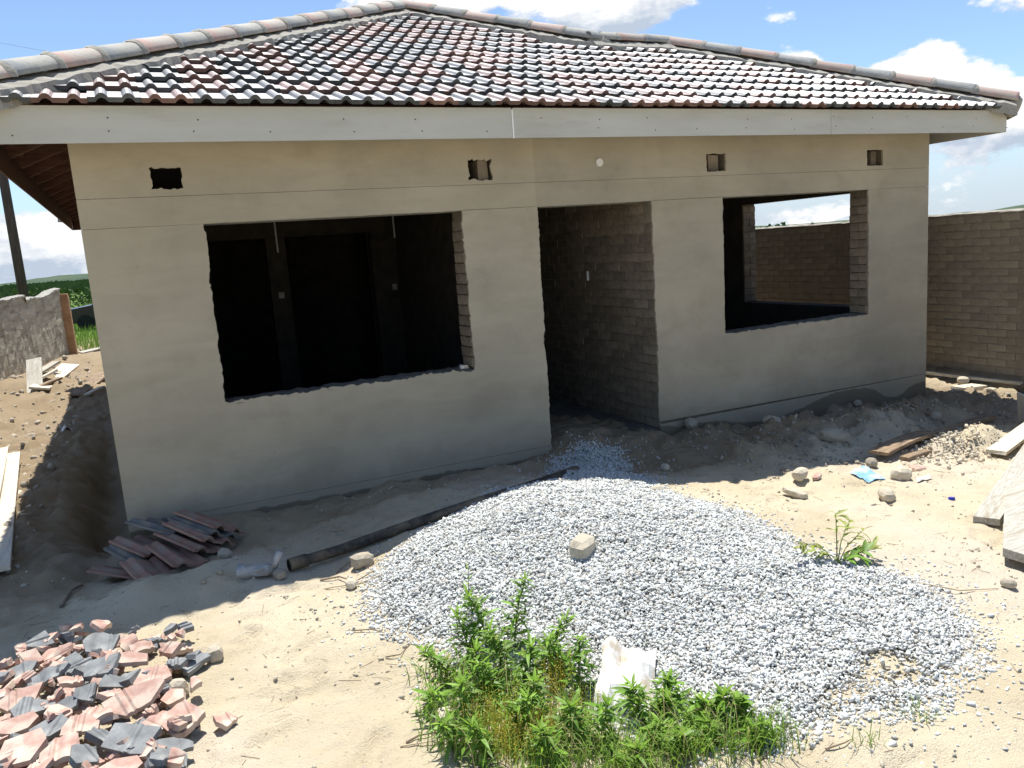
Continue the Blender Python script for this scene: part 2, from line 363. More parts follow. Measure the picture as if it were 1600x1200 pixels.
DAMP = [(-.254, -.048), (.66, -.058), (1.32, -.066), (1.777, -.068), (2.275, -.058), (2.826, -.092), (3.298, -.06), (4.4, -.03), (4.523, -.014), (4.729, -.06), (5.127, -.065), (5.548, -.146),
        (5.99, -.168), (6.2, -.14), (6.444, -.098), (6.7, -.04), (6.956, -.016), (7.2, -.02), (7.431, -.059), (7.814, -.199), (8.057, -.105), (8.295, -.092)]
def plaster_mat(name, c1, c2, c3):
    m = mat(name, c1, c2, 2.2, .9, .22, 130, detail=9, c3=c3, s3=1.1, f3=(.42, .7), fine=.05, dist=.004, spec=.15)
    nt = m.node_tree; N = nt.nodes.new; L = nt.links.new; b = nt.nodes['Principled BSDF']
    src = b.inputs['Base Color'].links[0].from_socket
    g = N('ShaderNodeNewGeometry'); sep = N('ShaderNodeSeparateXYZ'); L(g.outputs['Position'], sep.inputs[0])
    nx = N('ShaderNodeMapRange'); L(sep.outputs[0], nx.inputs[0]); nx.inputs[1].default_value = -.3; nx.inputs[2].default_value = 8.35
    fc = N('ShaderNodeFloatCurve'); L(nx.outputs[0], fc.inputs['Value']); cv = fc.mapping.curves[0]
    pts = [((x+.3)/8.65, (z+.5)) for x, z in DAMP]
    cv.points[0].location = (0, pts[0][1]); cv.points[1].location = (1, pts[-1][1])
    for p in pts[1:-1]: cv.points.new(*p)
    fc.mapping.update()
    nz = N('ShaderNodeTexNoise'); nz.inputs['Scale'].default_value = 14; nz.inputs['Detail'].default_value = 6; L(g.outputs['Position'], nz.inputs['Vector'])
    zz = N('ShaderNodeMath'); zz.operation = 'MULTIPLY_ADD'; L(nz.outputs[0], zz.inputs[0]); zz.inputs[1].default_value = .05; L(sep.outputs[2], zz.inputs[2])
    df = N('ShaderNodeMath'); df.operation = 'SUBTRACT'; L(fc.outputs[0], df.inputs[0]); L(zz.outputs[0], df.inputs[1])   # curve(+.5) - z - noise
    mk = N('ShaderNodeMapRange'); mk.interpolation_type = 'SMOOTHSTEP'; L(df.outputs[0], mk.inputs[0]); mk.inputs[1].default_value = .468; mk.inputs[2].default_value = .484
    x = N('ShaderNodeMix'); x.data_type = 'RGBA'; L(mk.outputs[0], x.inputs[0]); L(src, x.inputs[6]); x.inputs[7].default_value = (.15, .13, .092, 1)
    # grey spatter and rubbed patches
    n4 = N('ShaderNodeTexNoise'); n4.inputs['Scale'].default_value = 23; n4.inputs['Detail'].default_value = 3; L(g.outputs['Position'], n4.inputs['Vector'])
    m4 = N('ShaderNodeMapRange'); m4.interpolation_type = 'SMOOTHSTEP'; L(n4.outputs[0], m4.inputs[0]); m4.inputs[1].default_value = .71; m4.inputs[2].default_value = .77; m4.inputs[4].default_value = .45
    x2 = N('ShaderNodeMix'); x2.data_type = 'RGBA'; L(m4.outputs[0], x2.inputs[0]); L(x.outputs[2], x2.inputs[6]); x2.inputs[7].default_value = (.24, .21, .16, 1)
    # broad trowel sweeps, lighter and darker, and mud splashed along the foot
    mp5 = N('ShaderNodeMapping'); L(g.outputs['Position'], mp5.inputs[0]); mp5.inputs['Rotation'].default_value = (0, .35, 0); mp5.inputs['Scale'].default_value = (.55, 1, 2.0)
    n5 = N('ShaderNodeTexNoise'); n5.inputs['Scale'].default_value = 1.9; n5.inputs['Detail'].default_value = 9; n5.inputs['Roughness'].default_value = .68; n5.inputs['Distortion'].default_value = .6; L(mp5.outputs[0], n5.inputs['Vector'])
    m5 = N('ShaderNodeMapRange'); m5.interpolation_type = 'SMOOTHSTEP'; L(n5.outputs[0], m5.inputs[0]); m5.inputs[1].default_value = .36; m5.inputs[2].default_value = .64; m5.inputs[3].default_value = .945; m5.inputs[4].default_value = 1.05
    hv = N('ShaderNodeHueSaturation'); L(m5.outputs[0], hv.inputs['Value']); L(x2.outputs[2], hv.inputs['Color'])
    n6 = N('ShaderNodeTexNoise'); n6.inputs['Scale'].default_value = 5.5; n6.inputs['Detail'].default_value = 8; n6.inputs['Roughness'].default_value = .7; L(g.outputs['Position'], n6.inputs['Vector'])
    z6 = N('ShaderNodeMath'); z6.operation = 'MULTIPLY_ADD'; L(n6.outputs[0], z6.inputs[0]); z6.inputs[1].default_value = -.75; L(sep.outputs[2], z6.inputs[2])
    m6 = N('ShaderNodeMapRange'); m6.interpolation_type = 'SMOOTHSTEP'; L(z6.outputs[0], m6.inputs[0]); m6.inputs[1].default_value = -.42; m6.inputs[2].default_value = -.12; m6.inputs[3].default_value = .3; m6.inputs[4].default_value = 0
    x6 = N('ShaderNodeMix'); x6.data_type = 'RGBA'; L(m6.outputs[0], x6.inputs[0]); L(hv.outputs[0], x6.inputs[6]); x6.inputs[7].default_value = (.25, .20, .135, 1)
    L(x6.outputs[2], b.inputs['Base Color'])
    return m
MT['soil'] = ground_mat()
MT['plaster'] = plaster_mat('plaster', (.365, .323, .24), (.475, .424, .322), (.335, .297, .224))
MT['plaster_grey'] = plaster_mat('plaster_grey', (.33, .291, .218), (.425, .379, .29), (.295, .265, .206))
MT['render_rough'] = mat('render_rough', (.30, .265, .20), (.50, .45, .355), 5, .95, .7, 26, c3=(.22, .19, .145), s3=4, f3=(.48, .66), dist=.035, streak=(.3, .3, 1.4))
MT['gravel'] = None
def gravel_mat():
    m = bpy.data.materials.new('gravel'); m.use_nodes = True; nt = m.node_tree; N = nt.nodes.new; L = nt.links.new
    b = nt.nodes['Principled BSDF']; b.inputs['Roughness'].default_value = .8; b.inputs['Specular IOR Level'].default_value = .3
    g = N('ShaderNodeNewGeometry'); r = N('ShaderNodeValToRGB'); L(g.outputs['Random Per Island'], r.inputs[0])
    e = r.color_ramp.elements; e[0].position = 0; e[0].color = (.345, .35, .33, 1); e[1].position = 1; e[1].color = (.66, .675, .65, 1)
    k = e.new(.12); k.color = (.42, .39, .335, 1); k = e.new(.3); k.color = (.52, .53, .515, 1)
    n = N('ShaderNodeTexNoise'); n.inputs['Scale'].default_value = 70; n.inputs['Detail'].default_value = 4; L(g.outputs['Position'], n.inputs['Vector'])
    x = N('ShaderNodeMix'); x.data_type = 'RGBA'; x.blend_type = 'OVERLAY'; x.inputs[0].default_value = .25; L(r.outputs[0], x.inputs[6]); L(n.outputs[0], x.inputs[7]); L(x.outputs[2], b.inputs['Base Color'])
    bp = N('ShaderNodeBump'); bp.inputs['Strength'].default_value = .4; bp.inputs['Distance'].default_value = .004; L(n.outputs[0], bp.inputs['Height']); L(bp.outputs[0], b.inputs['Normal'])
    return m
MT['gravel'] = gravel_mat()

# ------------------------------------------------------------------ ground
def axis(segs):
    out = []
    for a, b, st in segs: out += list(np.arange(a, b, st))
    return np.array(out)
def geo(a, b, n): return list(np.geomspace(a, b, n))
GOUT = [(585, 905), (610, 868), (690, 815), (760, 778), (880, 752), (870, 715), (905, 700), (965, 705), (985, 740), (1030, 772), (1150, 805), (1255, 862), (1395, 895), (1450, 908), (1508, 975), (1515, 1030), (1465, 1058), (1440, 1098), (1335, 1118), (1270, 1135), (1170, 1165), (1000, 1150), (880, 1080), (760, 1050), (690, 1010), (625, 985), (590, 940)]
_gp = [gp(*p) for p in GOUT]; GPX = np.array([p.x for p in _gp]); GPY = np.array([p.y for p in _gp])
def gravel_sd(x, y):
    px, py = GPX, GPY
    ins = np.zeros(len(x), bool); dist = np.full(len(x), 9.); n = len(px)
    for i in range(n):
        x1, y1, x2, y2 = px[i], py[i], px[i-1], py[i-1]
        c = ((y1 > y) != (y2 > y)) & (x < (x2-x1)*(y-y1)/(y2-y1+1e-12)+x1); ins ^= c
        dx, dy = x2-x1, y2-y1; t = np.clip(((x-x1)*dx+(y-y1)*dy)/(dx*dx+dy*dy), 0, 1); dist = np.minimum(dist, np.hypot(x-x1-t*dx, y-y1-t*dy))
    return np.where(ins, dist, -dist)
def build_ground():
    xs = np.array([-x for x in geo(4.2, 4500, 34)[::-1]] + list(np.arange(-4, -1.6, .12)) + list(np.arange(-1.6, 8.8, .032)) + list(np.arange(8.8, 14, .15)) + geo(14.2, 4500, 30))
    ys = np.array([-y for y in geo(1.5, 400, 14)[::-1]] + list(np.arange(-1.2, 1.2, .12)) + list(np.arange(1.2, 8.0, .028)) + list(np.arange(8.0, 13, .07)) + list(np.arange(13, 27, .14)) + geo(27.3, 4800, 42))
    X, Y = np.meshgrid(xs, ys); Z = G(X.ravel(), Y.ravel()); nx, ny = len(xs), len(ys)
    inside = (X.ravel() > .05) & (X.ravel() < 8.05) & (Y.ravel() > 6.7) & (Y.ravel() < 15.7) & ~((X.ravel() > 3.3) & (X.ravel() < 4.54) & (Y.ravel() < 9))
    Z = np.where(inside, np.minimum(Z, -.2), Z)
    co = np.stack([X.ravel(), Y.ravel(), Z], 1)
    i = np.arange(nx*ny).reshape(ny, nx); q = np.stack([i[:-1, :-1], i[:-1, 1:], i[1:, 1:], i[1:, :-1]], -1).reshape(-1, 4)
    me = bpy.data.meshes.new('ground'); me.vertices.add(len(co)); me.vertices.foreach_set('co', co.ravel())
    me.loops.add(q.size); me.polygons.add(len(q)); me.loops.foreach_set('vertex_index', q.ravel())
    me.polygons.foreach_set('loop_start', np.arange(len(q))*4); me.polygons.foreach_set('use_smooth', np.ones(len(q), bool))
    me.update(calc_edges=True)
    x, y = co[:, 0], co[:, 1]
    shade_soil = .95*sst(4.8, 5.5, y + .6*fbm(x, y, 1.1, 4, 77))*sst(2.6, 4.4, x + .8*fbm(x, y, .9, 3, 78)) + .75*sst(5.1, 6.0, y + .6*fbm(x, y, 1.3, 4, 79))*sst(8.5, 6, np.abs(x-3)) + .75*sst(5.2, 7.5, y + .8*fbm(x, y, .8, 4, 80))*sst(-.1, -.7, x)*sst(30, 22, y)  # front strips paint house shade and dug earth; left strip is darker soil
    shade_soil = np.clip(shade_soil, 0, 1)*sst(9.5, 8.4, x)
    a = me.attributes.new('shade_soil', 'FLOAT', 'POINT'); a.data.foreach_set('value', shade_soil.astype(np.float32))
    m_ = (x > -1) & (x < 7) & (y > 1) & (y < 7); gr = np.zeros(len(x)); gr[m_] = sst(-.02, .20, gravel_sd(x[m_], y[m_]) + .12*fbm(x[m_], y[m_], 5., 3, 61))
    for q_, rx, ry in (((1395, 1045), .22, .19), ((1330, 1085), .2, .1)):
        c_ = gp(*q_); gr *= sst(.55, 1.1, np.hypot((x-c_.x)/rx, (y-c_.y)/ry) + .25*fbm(x, y, 7., 2, 62))
    a = me.attributes.new('grit', 'FLOAT', 'POINT'); a.data.foreach_set('value', gr.astype(np.float32))
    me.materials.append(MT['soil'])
    o = link(bpy.data.objects.new('ground', me)); o['kind'] = 'structure'
build_ground()

def build_hills():
    mb = MB(); n = 220; a0, a1 = -40, 95; vs = []; R = 1900.
    for i in range(n+1):
        az = a0 + (a1-a0)*i/n; t = math.radians(az)
        el = .03 + .10*math.sin(az*.31+1) + .05*math.sin(az*1.1) + .10*float(vnoise(np.array([az*.9]), np.array([.5]), 3)[0]) + .08*float(vnoise(np.array([az*4.]), np.array([.5]), 4)[0])
        el += .36*math.exp(-((az-63)/7)**2) + .22*math.exp(-((az+2)/5)**2)
        h = CAM_Z + R*math.tan(math.radians(el))
        for r, z in ((R-650, -6), (R-350, h*.45), (R, h), (R+500, -6)):
            vs.append((math.sin(t)*r, math.cos(t)*r, z))
    fs = []
    for i in range(n):
        for k in range(3): fs.append((i*4+k, (i+1)*4+k, (i+1)*4+k+1, i*4+k+1))
    mb.add(vs, fs); o = solo('hills', mb, MT['hills'], (0, 0, 0), None, None, smooth=True, kind='structure')
build_hills()

# ------------------------------------------------------------------ the house
D = 6.398                       # plane of the plastered front
XL, XR, XC = -.245, 8.30, 3.312
YF = 5.878                      # fascia
Z_EAVE = 2.895; PIT = math.radians(23.4); TP = math.tan(PIT)
EX0, EX1, EY0, EY1, EYR, EXB = -.80, 8.87, 5.83, 16.35, 11.03, 7.90    # eave lines
house = empty('house', (XL, D, 0), 'unfinished single storey house with grey plastered front and hipped tile roof', 'house')

def rough_line(p, q, amp, step=.022, nrm=None, seed=0):
    """points from p to q (2-D) with a chipped edge"""
    rnd = random.Random(seed); d = math.dist(p, q); n = max(2, int(d/step)); out = []
    tx, ty = (q[0]-p[0])/d, (q[1]-p[1])/d
    lo = 0
    for i in range(n):
        lo = .75*lo + .5*rnd.gauss(0, amp)
        t = i/n; a = 0 if i == 0 else lo + rnd.gauss(0, amp*.3)*(1 if rnd.random() < .93 else 2.2)
        s = 0 if i == 0 else rnd.uniform(-.3, .3)*step
        out.append((p[0]+(q[0]-p[0])*t + tx*s - ty*a, p[1]+(q[1]-p[1])*t + ty*s + tx*a))
    return out
def poly_panel(outer, holes, y0, y1, mi=0):
    """outline and holes in x,z, front face at y0, given thickness"""
    mb = MB(); loops = [outer]+holes; vs = [p for l in loops for p in l]; es = []; o = 0
    for l in loops:
        es += [(o+i, o+(i+1) % len(l)) for i in range(len(l))]; o += len(l)
    r = delaunay_2d_cdt([Vector(p) for p in vs], es, [], 0, 1e-6); V, T = r[0], r[2]
    def inside(x, z):
        c = False
        for l in loops:
            for i in range(len(l)):
                (x1, z1), (x2, z2) = l[i], l[i-1]
                if (z1 > z) != (z2 > z) and x < (x2-x1)*(z-z1)/(z2-z1)+x1: c = not c
        return c
    fs = [t for t in T if inside(sum(V[i].x for i in t)/3, sum(V[i].y for i in t)/3)]
    nv = len(V); pts = [(v.x, y0, v.y) for v in V]+[(v.x, y1, v.y) for v in V]
    F = []
    cnt = {}
    for t in fs:
        for a, b in ((t[0], t[1]), (t[1], t[2]), (t[2], t[0])): cnt[(a, b)] = 1
        F.append(tuple(t)); F.append(tuple(i+nv for i in reversed(t)))
    for a, b in cnt:
        if (b, a) not in cnt: F.append((b, a, a+nv, b+nv))
    mb.add(pts, F, mi); return mb
g = .0013
W1 = (.55, 2.603, .80, 2.15); W2 = (5.357, 7.355, .795, 2.15); DR = (3.305, 4.520)
def plaster(outer, holes, m): return part('plaster_panel', poly_panel(outer, holes, D, D+.022), MT[m], house)
rl = rough_line
# left main field with the notch of the wide window
plaster([(XL, 0+g), *rl((XC-.012, 0+g), (XC+.004, 2.15-g), .006, seed=1), (XC+.004, 2.15-g), *rl((W1[1], 2.15-g), (W1[1], W1[2]), .006, seed=2), *rl((W1[1], W1[2]-.004), (W1[0], W1[2]+.012), .010, seed=3),
         *rl((W1[0]-.01, W1[2]+.02), (W1[0]+.008, 2.15-g), .007, seed=4), (W1[0]+.008, 2.15-g), (XL, 2.15-g)], [], 'plaster')
# right main field
plaster([*rl((8.30, 0+g), (8.30, 2.15-g), .0015, seed=5), (8.30, 2.15-g), *rl((W2[1], 2.15-g), (W2[1], W2[2]), .005, seed=6), *rl((W2[1], W2[2]), (W2[0], W2[2]+.004), .007, seed=7),
         *rl((W2[0]-.005, W2[2]+.01), (W2[0]+.003, 2.15-g), .003, seed=8), (W2[0]+.003, 2.15-g), (DR[1]+.01, 2.15-g), *rl((DR[1], 2.15-g), (DR[1]-.008, 0+g), .007, seed=9)][::1], [], 'plaster_grey')
# foot
plaster([(XL, -.6), (XC-.02, -.6), *rl((XC-.006, -.55), (XC-.012, -g), .006, seed=10), (XC-.012, -g), (XL, -g)], [], 'plaster')
plaster([(DR[1]-.004, -.6), (8.30, -.6), (8.30, -g), (DR[1]-.006, -g)], [], 'plaster_grey')
# lintel band
plaster([(XL, 2.15+g), *rl((W1[0], 2.15+g), (W1[1], 2.15+g), .003, seed=12)[1:], (XC, 2.15+g), (XC, 2.355-g), (XL, 2.355-g)], [], 'plaster')
plaster([(XC+.0006, 2.15+g), *rl((DR[0]+.06, 2.15+g), (DR[1], 2.15+g), .004, seed=13)[1:], *rl((W2[0], 2.15+g), (W2[1], 2.15+g), .003, seed=14)[1:], (8.30, 2.15+g), (8.30, 2.355-g), (XC+.0006, 2.355-g)], [], 'plaster_grey')
def ragged(cx, cz, w, h, amp, seed):
    p = [(cx-w/2, cz-h/2), (cx+w/2, cz-h/2), (cx+w/2, cz+h/2), (cx-w/2, cz+h/2)]; out = []
    for i in range(4): out += rl(p[i], p[(i+1) % 4], amp, .02, seed=seed+i)
    return out
VENTS = [(.347, 2.482, .215, .145), (2.80, 2.478, .215, .175), (5.296, 2.482, .235, .165), (7.449, 2.480, .24, .165)]
vh = [ragged(*v, a, 40+9*i) for i, (v, a) in enumerate(zip(VENTS, (.011, .011, .005, .003)))]
PLUG = (3.97, 2.509)
plaster([(XL, 2.355+g), (XC, 2.355+g), (XC, 2.84), (XL, 2.84)], vh[:2], 'plaster')
plaster([(XC+.0006, 2.355+g), (8.30, 2.355+g), (8.30, 2.84), (XC+.0006, 2.84)], vh[2:], 'plaster_grey')

# brick body behind the plaster
YB, YI = D+.0225, D+.262
mb = MB()
for x0, x1, z0, z1 in ((-.235, .545, -.6, 2.16), (2.615, 3.298, -.6, 2.16), (4.535, 5.352, -.6, 2.16), (7.367, 8.288, -.6, 2.16), (.545, 2.615, -.6, .785), (5.352, 7.367, -.6, .78)):
    mb.box(x0, x1, YB, YI, z0, z1)
mb.box(-.235, 8.288, YB, YI, 2.163, 2.395)
e = [-.235]
for v in VENTS: e += [v[0]-v[2]/2-.012, v[0]+v[2]/2+.012]
e.append(8.288)
for a, b in zip(e[0::2], e[1::2]): mb.box(a, b, YB, YI, 2.395, 2.575)
mb.box(-.235, 8.288, YB, YI, 2.575, 3.06)
part('front_wall', mb, MT['brick_mortar'], house)
# plaster on the undersides of the lintels, mortar on the sills
for x0, x1 in ((W1[0]+.01, W1[1]+.01), (W2[0]+.005, W2[1]+.008), (DR[0]-.003, DR[1]+.01)):
    part('lintel_soffit', MB().box(x0, x1, D+.004, YI+.002, 2.148, 2.1625, j=.0015), MT['mortar'], house)
def sill(x0, x1, z, seed):
    rnd = random.Random(seed); mb = MB(); n = 46; vs = []; fs = []
    for i in range(n+1):
        x = x0+(x1-x0)*i/n
        for y, dz in ((D+.003, -.012), (D+.002+rnd.uniform(-.003, .003), -.004), (D+.06, .006), (D+.16, .008), (YI+.004, .002), (YI+.004, -.05)):
            vs.append((x, y+rnd.uniform(-.002, .002), z+dz+rnd.gauss(0, .005)*(dz > -.03)))
    for i in range(n):
        for k in range(5): fs.append((i*6+k, (i+1)*6+k, (i+1)*6+k+1, i*6+k+1))
    part('sill', mb.add(vs, fs), MT['sill_mortar'], house)
sill(W1[0], W1[1]-.01, W1[2], 1); sill(W2[0], W2[1]-.01, W2[2], 2)

# --- single bricks: shared meshes, jittered corners
def brick_mesh(name, lx, ly, lz, m, seed):
    random.seed(seed); mb = MB().box(-lx/2, lx/2, -ly/2, ly/2, -lz/2, lz/2, j=.0028)
    me = mb.mesh(name, m); bm = bmesh.new(); bm.from_mesh(me)
    bmesh.ops.bevel(bm, geom=[e for e in bm.edges if abs((e.verts[0].co-e.verts[1].co).normalized().x) > .5 or True][:0], offset=.003, segments=1)
    bm.to_mesh(me); bm.free(); return me
CH = .0905      # course height
BR = {}
for nm_, dims in (('stretcher_y', (.10, .222, .080)), ('header_y', (.10, .104, .080))):
    BR[nm_] = [brick_mesh('brick', *dims, MT['brick'], 100+i) for i in range(4)]
rnd = random.Random(5)
def lay_jamb(x, z0, z1, proud, par, side=1):
    """brick ends in a reveal: face at x, looking towards -x*side"""
    k = 0; z = z0
    while z + .07 < z1:
        cz = z+.040
        rows = [(D+.03+.111, 'stretcher_y')] if k % 2 else [(D+.03+.052, 'header_y'), (D+.03+.166, 'header_y')]
        for y, kind in rows:
            o = inst('brick', rnd.choice(BR[kind]), par)
            o.location = Vector((x+side*(.05-proud)+rnd.uniform(-.004, .004), y+rnd.uniform(-.003, .003), cz)) - wloc(par)
            o.rotation_euler = (0, rnd.uniform(-.02, .02), rnd.uniform(-.02, .02))
        z += CH; k += 1
j1 = part('window_jamb', MB().box(W1[1]+.018, W1[1]+.03, D+.024, YI-.002, .79, 2.147), MT['brick_mortar'], house); lay_jamb(W1[1], .815, 2.14, .004, j1)
j2 = part('window_jamb', MB().box(W2[1]+.016, W2[1]+.03, D+.024, YI-.002, .785, 2.147), MT['brick_mortar'], house); lay_jamb(W2[1], .81, 2.14, .004, j2)

# corridor wall right of the door
CX = DR[1]
cw = part('corridor_wall', MB().box(CX+.006, CX+.23, YI+.002, 11.0, -.6, 3.0).box(CX+.0065, CX+.016, D+.024, YI+.001, -.6, 2.146), MT['joint'], house)
far = MB()
for k in range(29):
    z = -.13 + k*CH; y = D+.026 + (0 if k % 2 else -.115)
    while y < 10.9:
        y0, y1 = max(y, D+.026), y+.222
        if y1-y0 > .06 and not (y0 < YI and z+.08 > 2.145):
            if z < 2.25 and y1 < 8.15:
                o = inst('brick', rnd.choice(BR['stretcher_y']), cw); s = (y1-y0)/.222
                o.location = Vector((CX+.05+rnd.uniform(-.006, .004), (y0+y1)/2, z+.04)) - wloc(cw); o.scale = (1, s, 1); o.rotation_euler = (rnd.uniform(-.008, .008), rnd.uniform(-.02, .02), rnd.uniform(-.012, .012))
            else:
                far.box(CX+rnd.uniform(-.003, .005), CX+.1, y0, y1, z, z+.080, j=.002)
        y += .232
part('distant_brick', far, MT['brick'], cw, kind='stuff')

# bricks left in the vent holes
for v, xa, xb, dy in ((VENTS[1], .0, .095, .06), (VENTS[2], -.02, .10, .09), (VENTS[2], -.11, -.03, .16), (VENTS[3], -.11, .02, .12), (VENTS[3], .03, .115, .085)):
    part('vent_brick', MB().box(v[0]+xa, v[0]+xb, D+dy, D+.25, v[1]-v[3]/2-.01, v[1]+v[3]/2-.004, j=.006), MT['brick'], house)
mb = MB(); mb.tube([(PLUG[0], D-.012, PLUG[1]), (PLUG[0], D+.004, PLUG[1])], .036, 20); part('conduit_plug', mb, MT['plug'], house, label='round white plug in the plaster above the door')

# other outside walls, partitions, floor
def wallpart(name, boxes, m='plain_wall'):
    mb = MB()
    for b in boxes: mb.box(*b)
    return part(name, mb, MT[m], house)
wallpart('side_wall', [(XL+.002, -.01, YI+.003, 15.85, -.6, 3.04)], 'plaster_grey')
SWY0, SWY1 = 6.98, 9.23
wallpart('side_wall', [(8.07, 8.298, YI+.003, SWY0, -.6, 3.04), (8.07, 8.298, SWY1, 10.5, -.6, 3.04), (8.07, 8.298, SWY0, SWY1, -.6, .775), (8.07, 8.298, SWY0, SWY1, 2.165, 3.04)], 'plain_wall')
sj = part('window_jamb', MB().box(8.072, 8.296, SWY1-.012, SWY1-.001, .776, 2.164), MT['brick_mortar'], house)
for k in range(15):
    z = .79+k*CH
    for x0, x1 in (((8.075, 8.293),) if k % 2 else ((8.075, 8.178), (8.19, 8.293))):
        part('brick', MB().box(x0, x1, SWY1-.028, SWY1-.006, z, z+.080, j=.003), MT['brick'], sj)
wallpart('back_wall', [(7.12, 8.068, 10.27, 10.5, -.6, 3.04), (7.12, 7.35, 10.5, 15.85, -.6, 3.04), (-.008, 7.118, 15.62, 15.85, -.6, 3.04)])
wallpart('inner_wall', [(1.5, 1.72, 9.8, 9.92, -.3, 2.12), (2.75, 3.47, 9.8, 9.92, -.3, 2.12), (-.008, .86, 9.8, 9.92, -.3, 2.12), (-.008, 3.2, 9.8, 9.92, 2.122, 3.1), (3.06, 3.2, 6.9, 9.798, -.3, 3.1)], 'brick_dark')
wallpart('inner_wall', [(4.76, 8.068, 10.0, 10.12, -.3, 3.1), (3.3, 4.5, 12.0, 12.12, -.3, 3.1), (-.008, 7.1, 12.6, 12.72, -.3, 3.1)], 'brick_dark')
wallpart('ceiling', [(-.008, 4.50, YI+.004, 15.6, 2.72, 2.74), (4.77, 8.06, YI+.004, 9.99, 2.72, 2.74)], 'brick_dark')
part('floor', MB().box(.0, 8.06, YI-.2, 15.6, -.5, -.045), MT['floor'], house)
for x, z0, z1 in ((1.62, 1.95, 2.71), (3.05, 2.03, 2.71)):
    part('conduit', MB().tube([(x, 9.78, z1), (x+.005, 9.775, z0)], .011, 8), MT['conduit'], house)
for x, z in ((1.61, 1.45), (3.0, 1.43)): part('socket_box', MB().box(x-.03, x+.03, 9.786, 9.803, z-.035, z+.035, j=.004), MT['mortar'], house)
part('conduit', MB().tube([(CX-.012, 7.62, 1.40), (CX-.012, 7.62, 1.50)], .014, 8), MT['conduit'], house)

# fascia boards
ZB, ZT = 2.657, 2.884
def fascia(x0, x1, name='fascia_board'):
    return part(name, MB().box(x0, x1, YF-.007, YF+.007, ZB, ZT), MT['fascia'], house)
fascia(-.745, 2.868); fascia(2.882, 6.246); fascia(6.250, 8.822)
part('joint_strip', MB().box(2.8695, 2.8805, YF-.011, YF+.006, ZB-.002, ZT-.012), MT['filler'], house)
part('fascia_board', MB().box(-.759, -.746, YF-.006, EY1-.05, ZB+.001, ZT-.001), MT['timber_dark'], house)
part('fascia_board', MB().box(8.823, 8.836, YF-.006, EYR-.05, ZB+.001, ZT-.001), MT['fascia'], house)
part('fascia_board', MB().box(-.745, 7.9, EY1-.06, EY1-.047, ZB, ZT), MT['timber_dark'], house)
mb = MB(); rn = random.Random(9)
for x in [i*.52-.5 for i in range(19)]:
    for z in (ZB+.06, ZB+.15):
        if rn.random() < .75:
            xx = x+rn.uniform(-.05, .05); zz = z+rn.uniform(-.015, .015); mb.tube([(xx, YF-.0085, zz), (xx, YF-.005, zz)], .0055, 8)
part('nail', mb, MT['timber_dark'], house, kind='stuff')

# --- roof geometry
def zp(d): return Z_EAVE + TP*d
A = Vector((EX0+4.35, EY0+4.35, zp(4.35))); d2 = (EYR-EY0)/2
Bp = Vector((A.x+(4.35-d2), EY0+d2, zp(d2))); Cp = Vector((EX1-d2, EY0+d2, zp(d2))); Ap = Vector((A.x, EY1-4.35, zp(4.35)))
E0, E1 = Vector((EX0, EY0, Z_EAVE)), Vector((EX1, EY0, Z_EAVE)); E2 = Vector((EX1, EYR, Z_EAVE)); E3 = Vector((EXB, EYR, Z_EAVE)); E4 = Vector((EXB, EY1, Z_EAVE)); E5 = Vector((EX0, EY1, Z_EAVE))
dn = Vector((0, 0, .034)); V_ = lambda *a: Vector(a)
def sheet(name, pts, m): 
    mb = MB(); n = len(pts)
    mb.add([p-dn for p in pts]+[p-dn*1.5 for p in pts], [tuple(range(n)), tuple(range(2*n-1, n-1, -1))]+[(i, (i+1) % n, n+(i+1) % n, n+i) for i in range(n)])
    return part(name, mb, MT[m], house)
i_ = .062; E0i, E1i, E5i, E2i = E0+V_(i_, i_, i_*TP), E1+V_(-i_, i_, i_*TP), E5+V_(i_, -i_, i_*TP), E2+V_(-i_, -i_, i_*TP)
sheet('roof_underlay', [E0i, E1i, Cp, Bp, A], 'underlay'); sheet('roof_underlay', [E5i, E0i, A, Ap], 'underlay'); sheet('roof_underlay', [E4, E5, Ap], 'underlay')
sheet('roof_underlay', [E4, Ap, A, Bp, E3], 'underlay'); sheet('roof_underlay', [E1i, E2i, Cp], 'underlay'); sheet('roof_underlay', [E2, E3, Bp, Cp], 'underlay')
# rafters and battens seen under the open left and right eaves
def rafter(p, q, w=.05, h=.10):
    p, q = Vector(p), Vector(q); t = (q-p).normalized(); s = t.cross(Vector((0, 0, 1))).normalized()*w/2; u = s.cross(t).normalized()*h
    if u.z > 0: u = -u
    part('rafter', MB().add([p-s, p+s, p+s+u, p-s+u, q-s, q+s, q+s+u, q-s+u], [(0, 1, 2, 3), (7, 6, 5, 4), (0, 4, 5, 1), (1, 5, 6, 2), (2, 6, 7, 3), (3, 7, 4, 0)]), MT['timber_dark'], house)
dz = Vector((0, 0, -.053))
for i in range(15):
    y = 6.15 + i*.68
    x1 = min(.9, EX0+(y-EY0)-.06)
    rafter(Vector((EX0+.07, y, zp(.07)))+dz, Vector((x1, y, zp(x1-EX0)))+dz)
for i in range(7):
    y = 6.2+i*.68; x1 = max(8.0, EX1-(y-EY0)+.06) if y < 8.4 else max(8.0, EX1-(EYR-y)+.06)
    if x1 < EX1-.1: rafter(Vector((EX1-.07, y, zp(.07)))+dz, Vector((x1, y, zp(EX1-x1)))+dz)
rafter(E0+Vector((.1, .1, .1*TP))+dz, E0+Vector((1.3, 1.3, 1.3*TP))+dz, .05, .13)
rafter(E1+Vector((-.1, .1, .1*TP))+dz, E1+Vector((-1.3, 1.3, 1.3*TP))+dz, .05, .13)
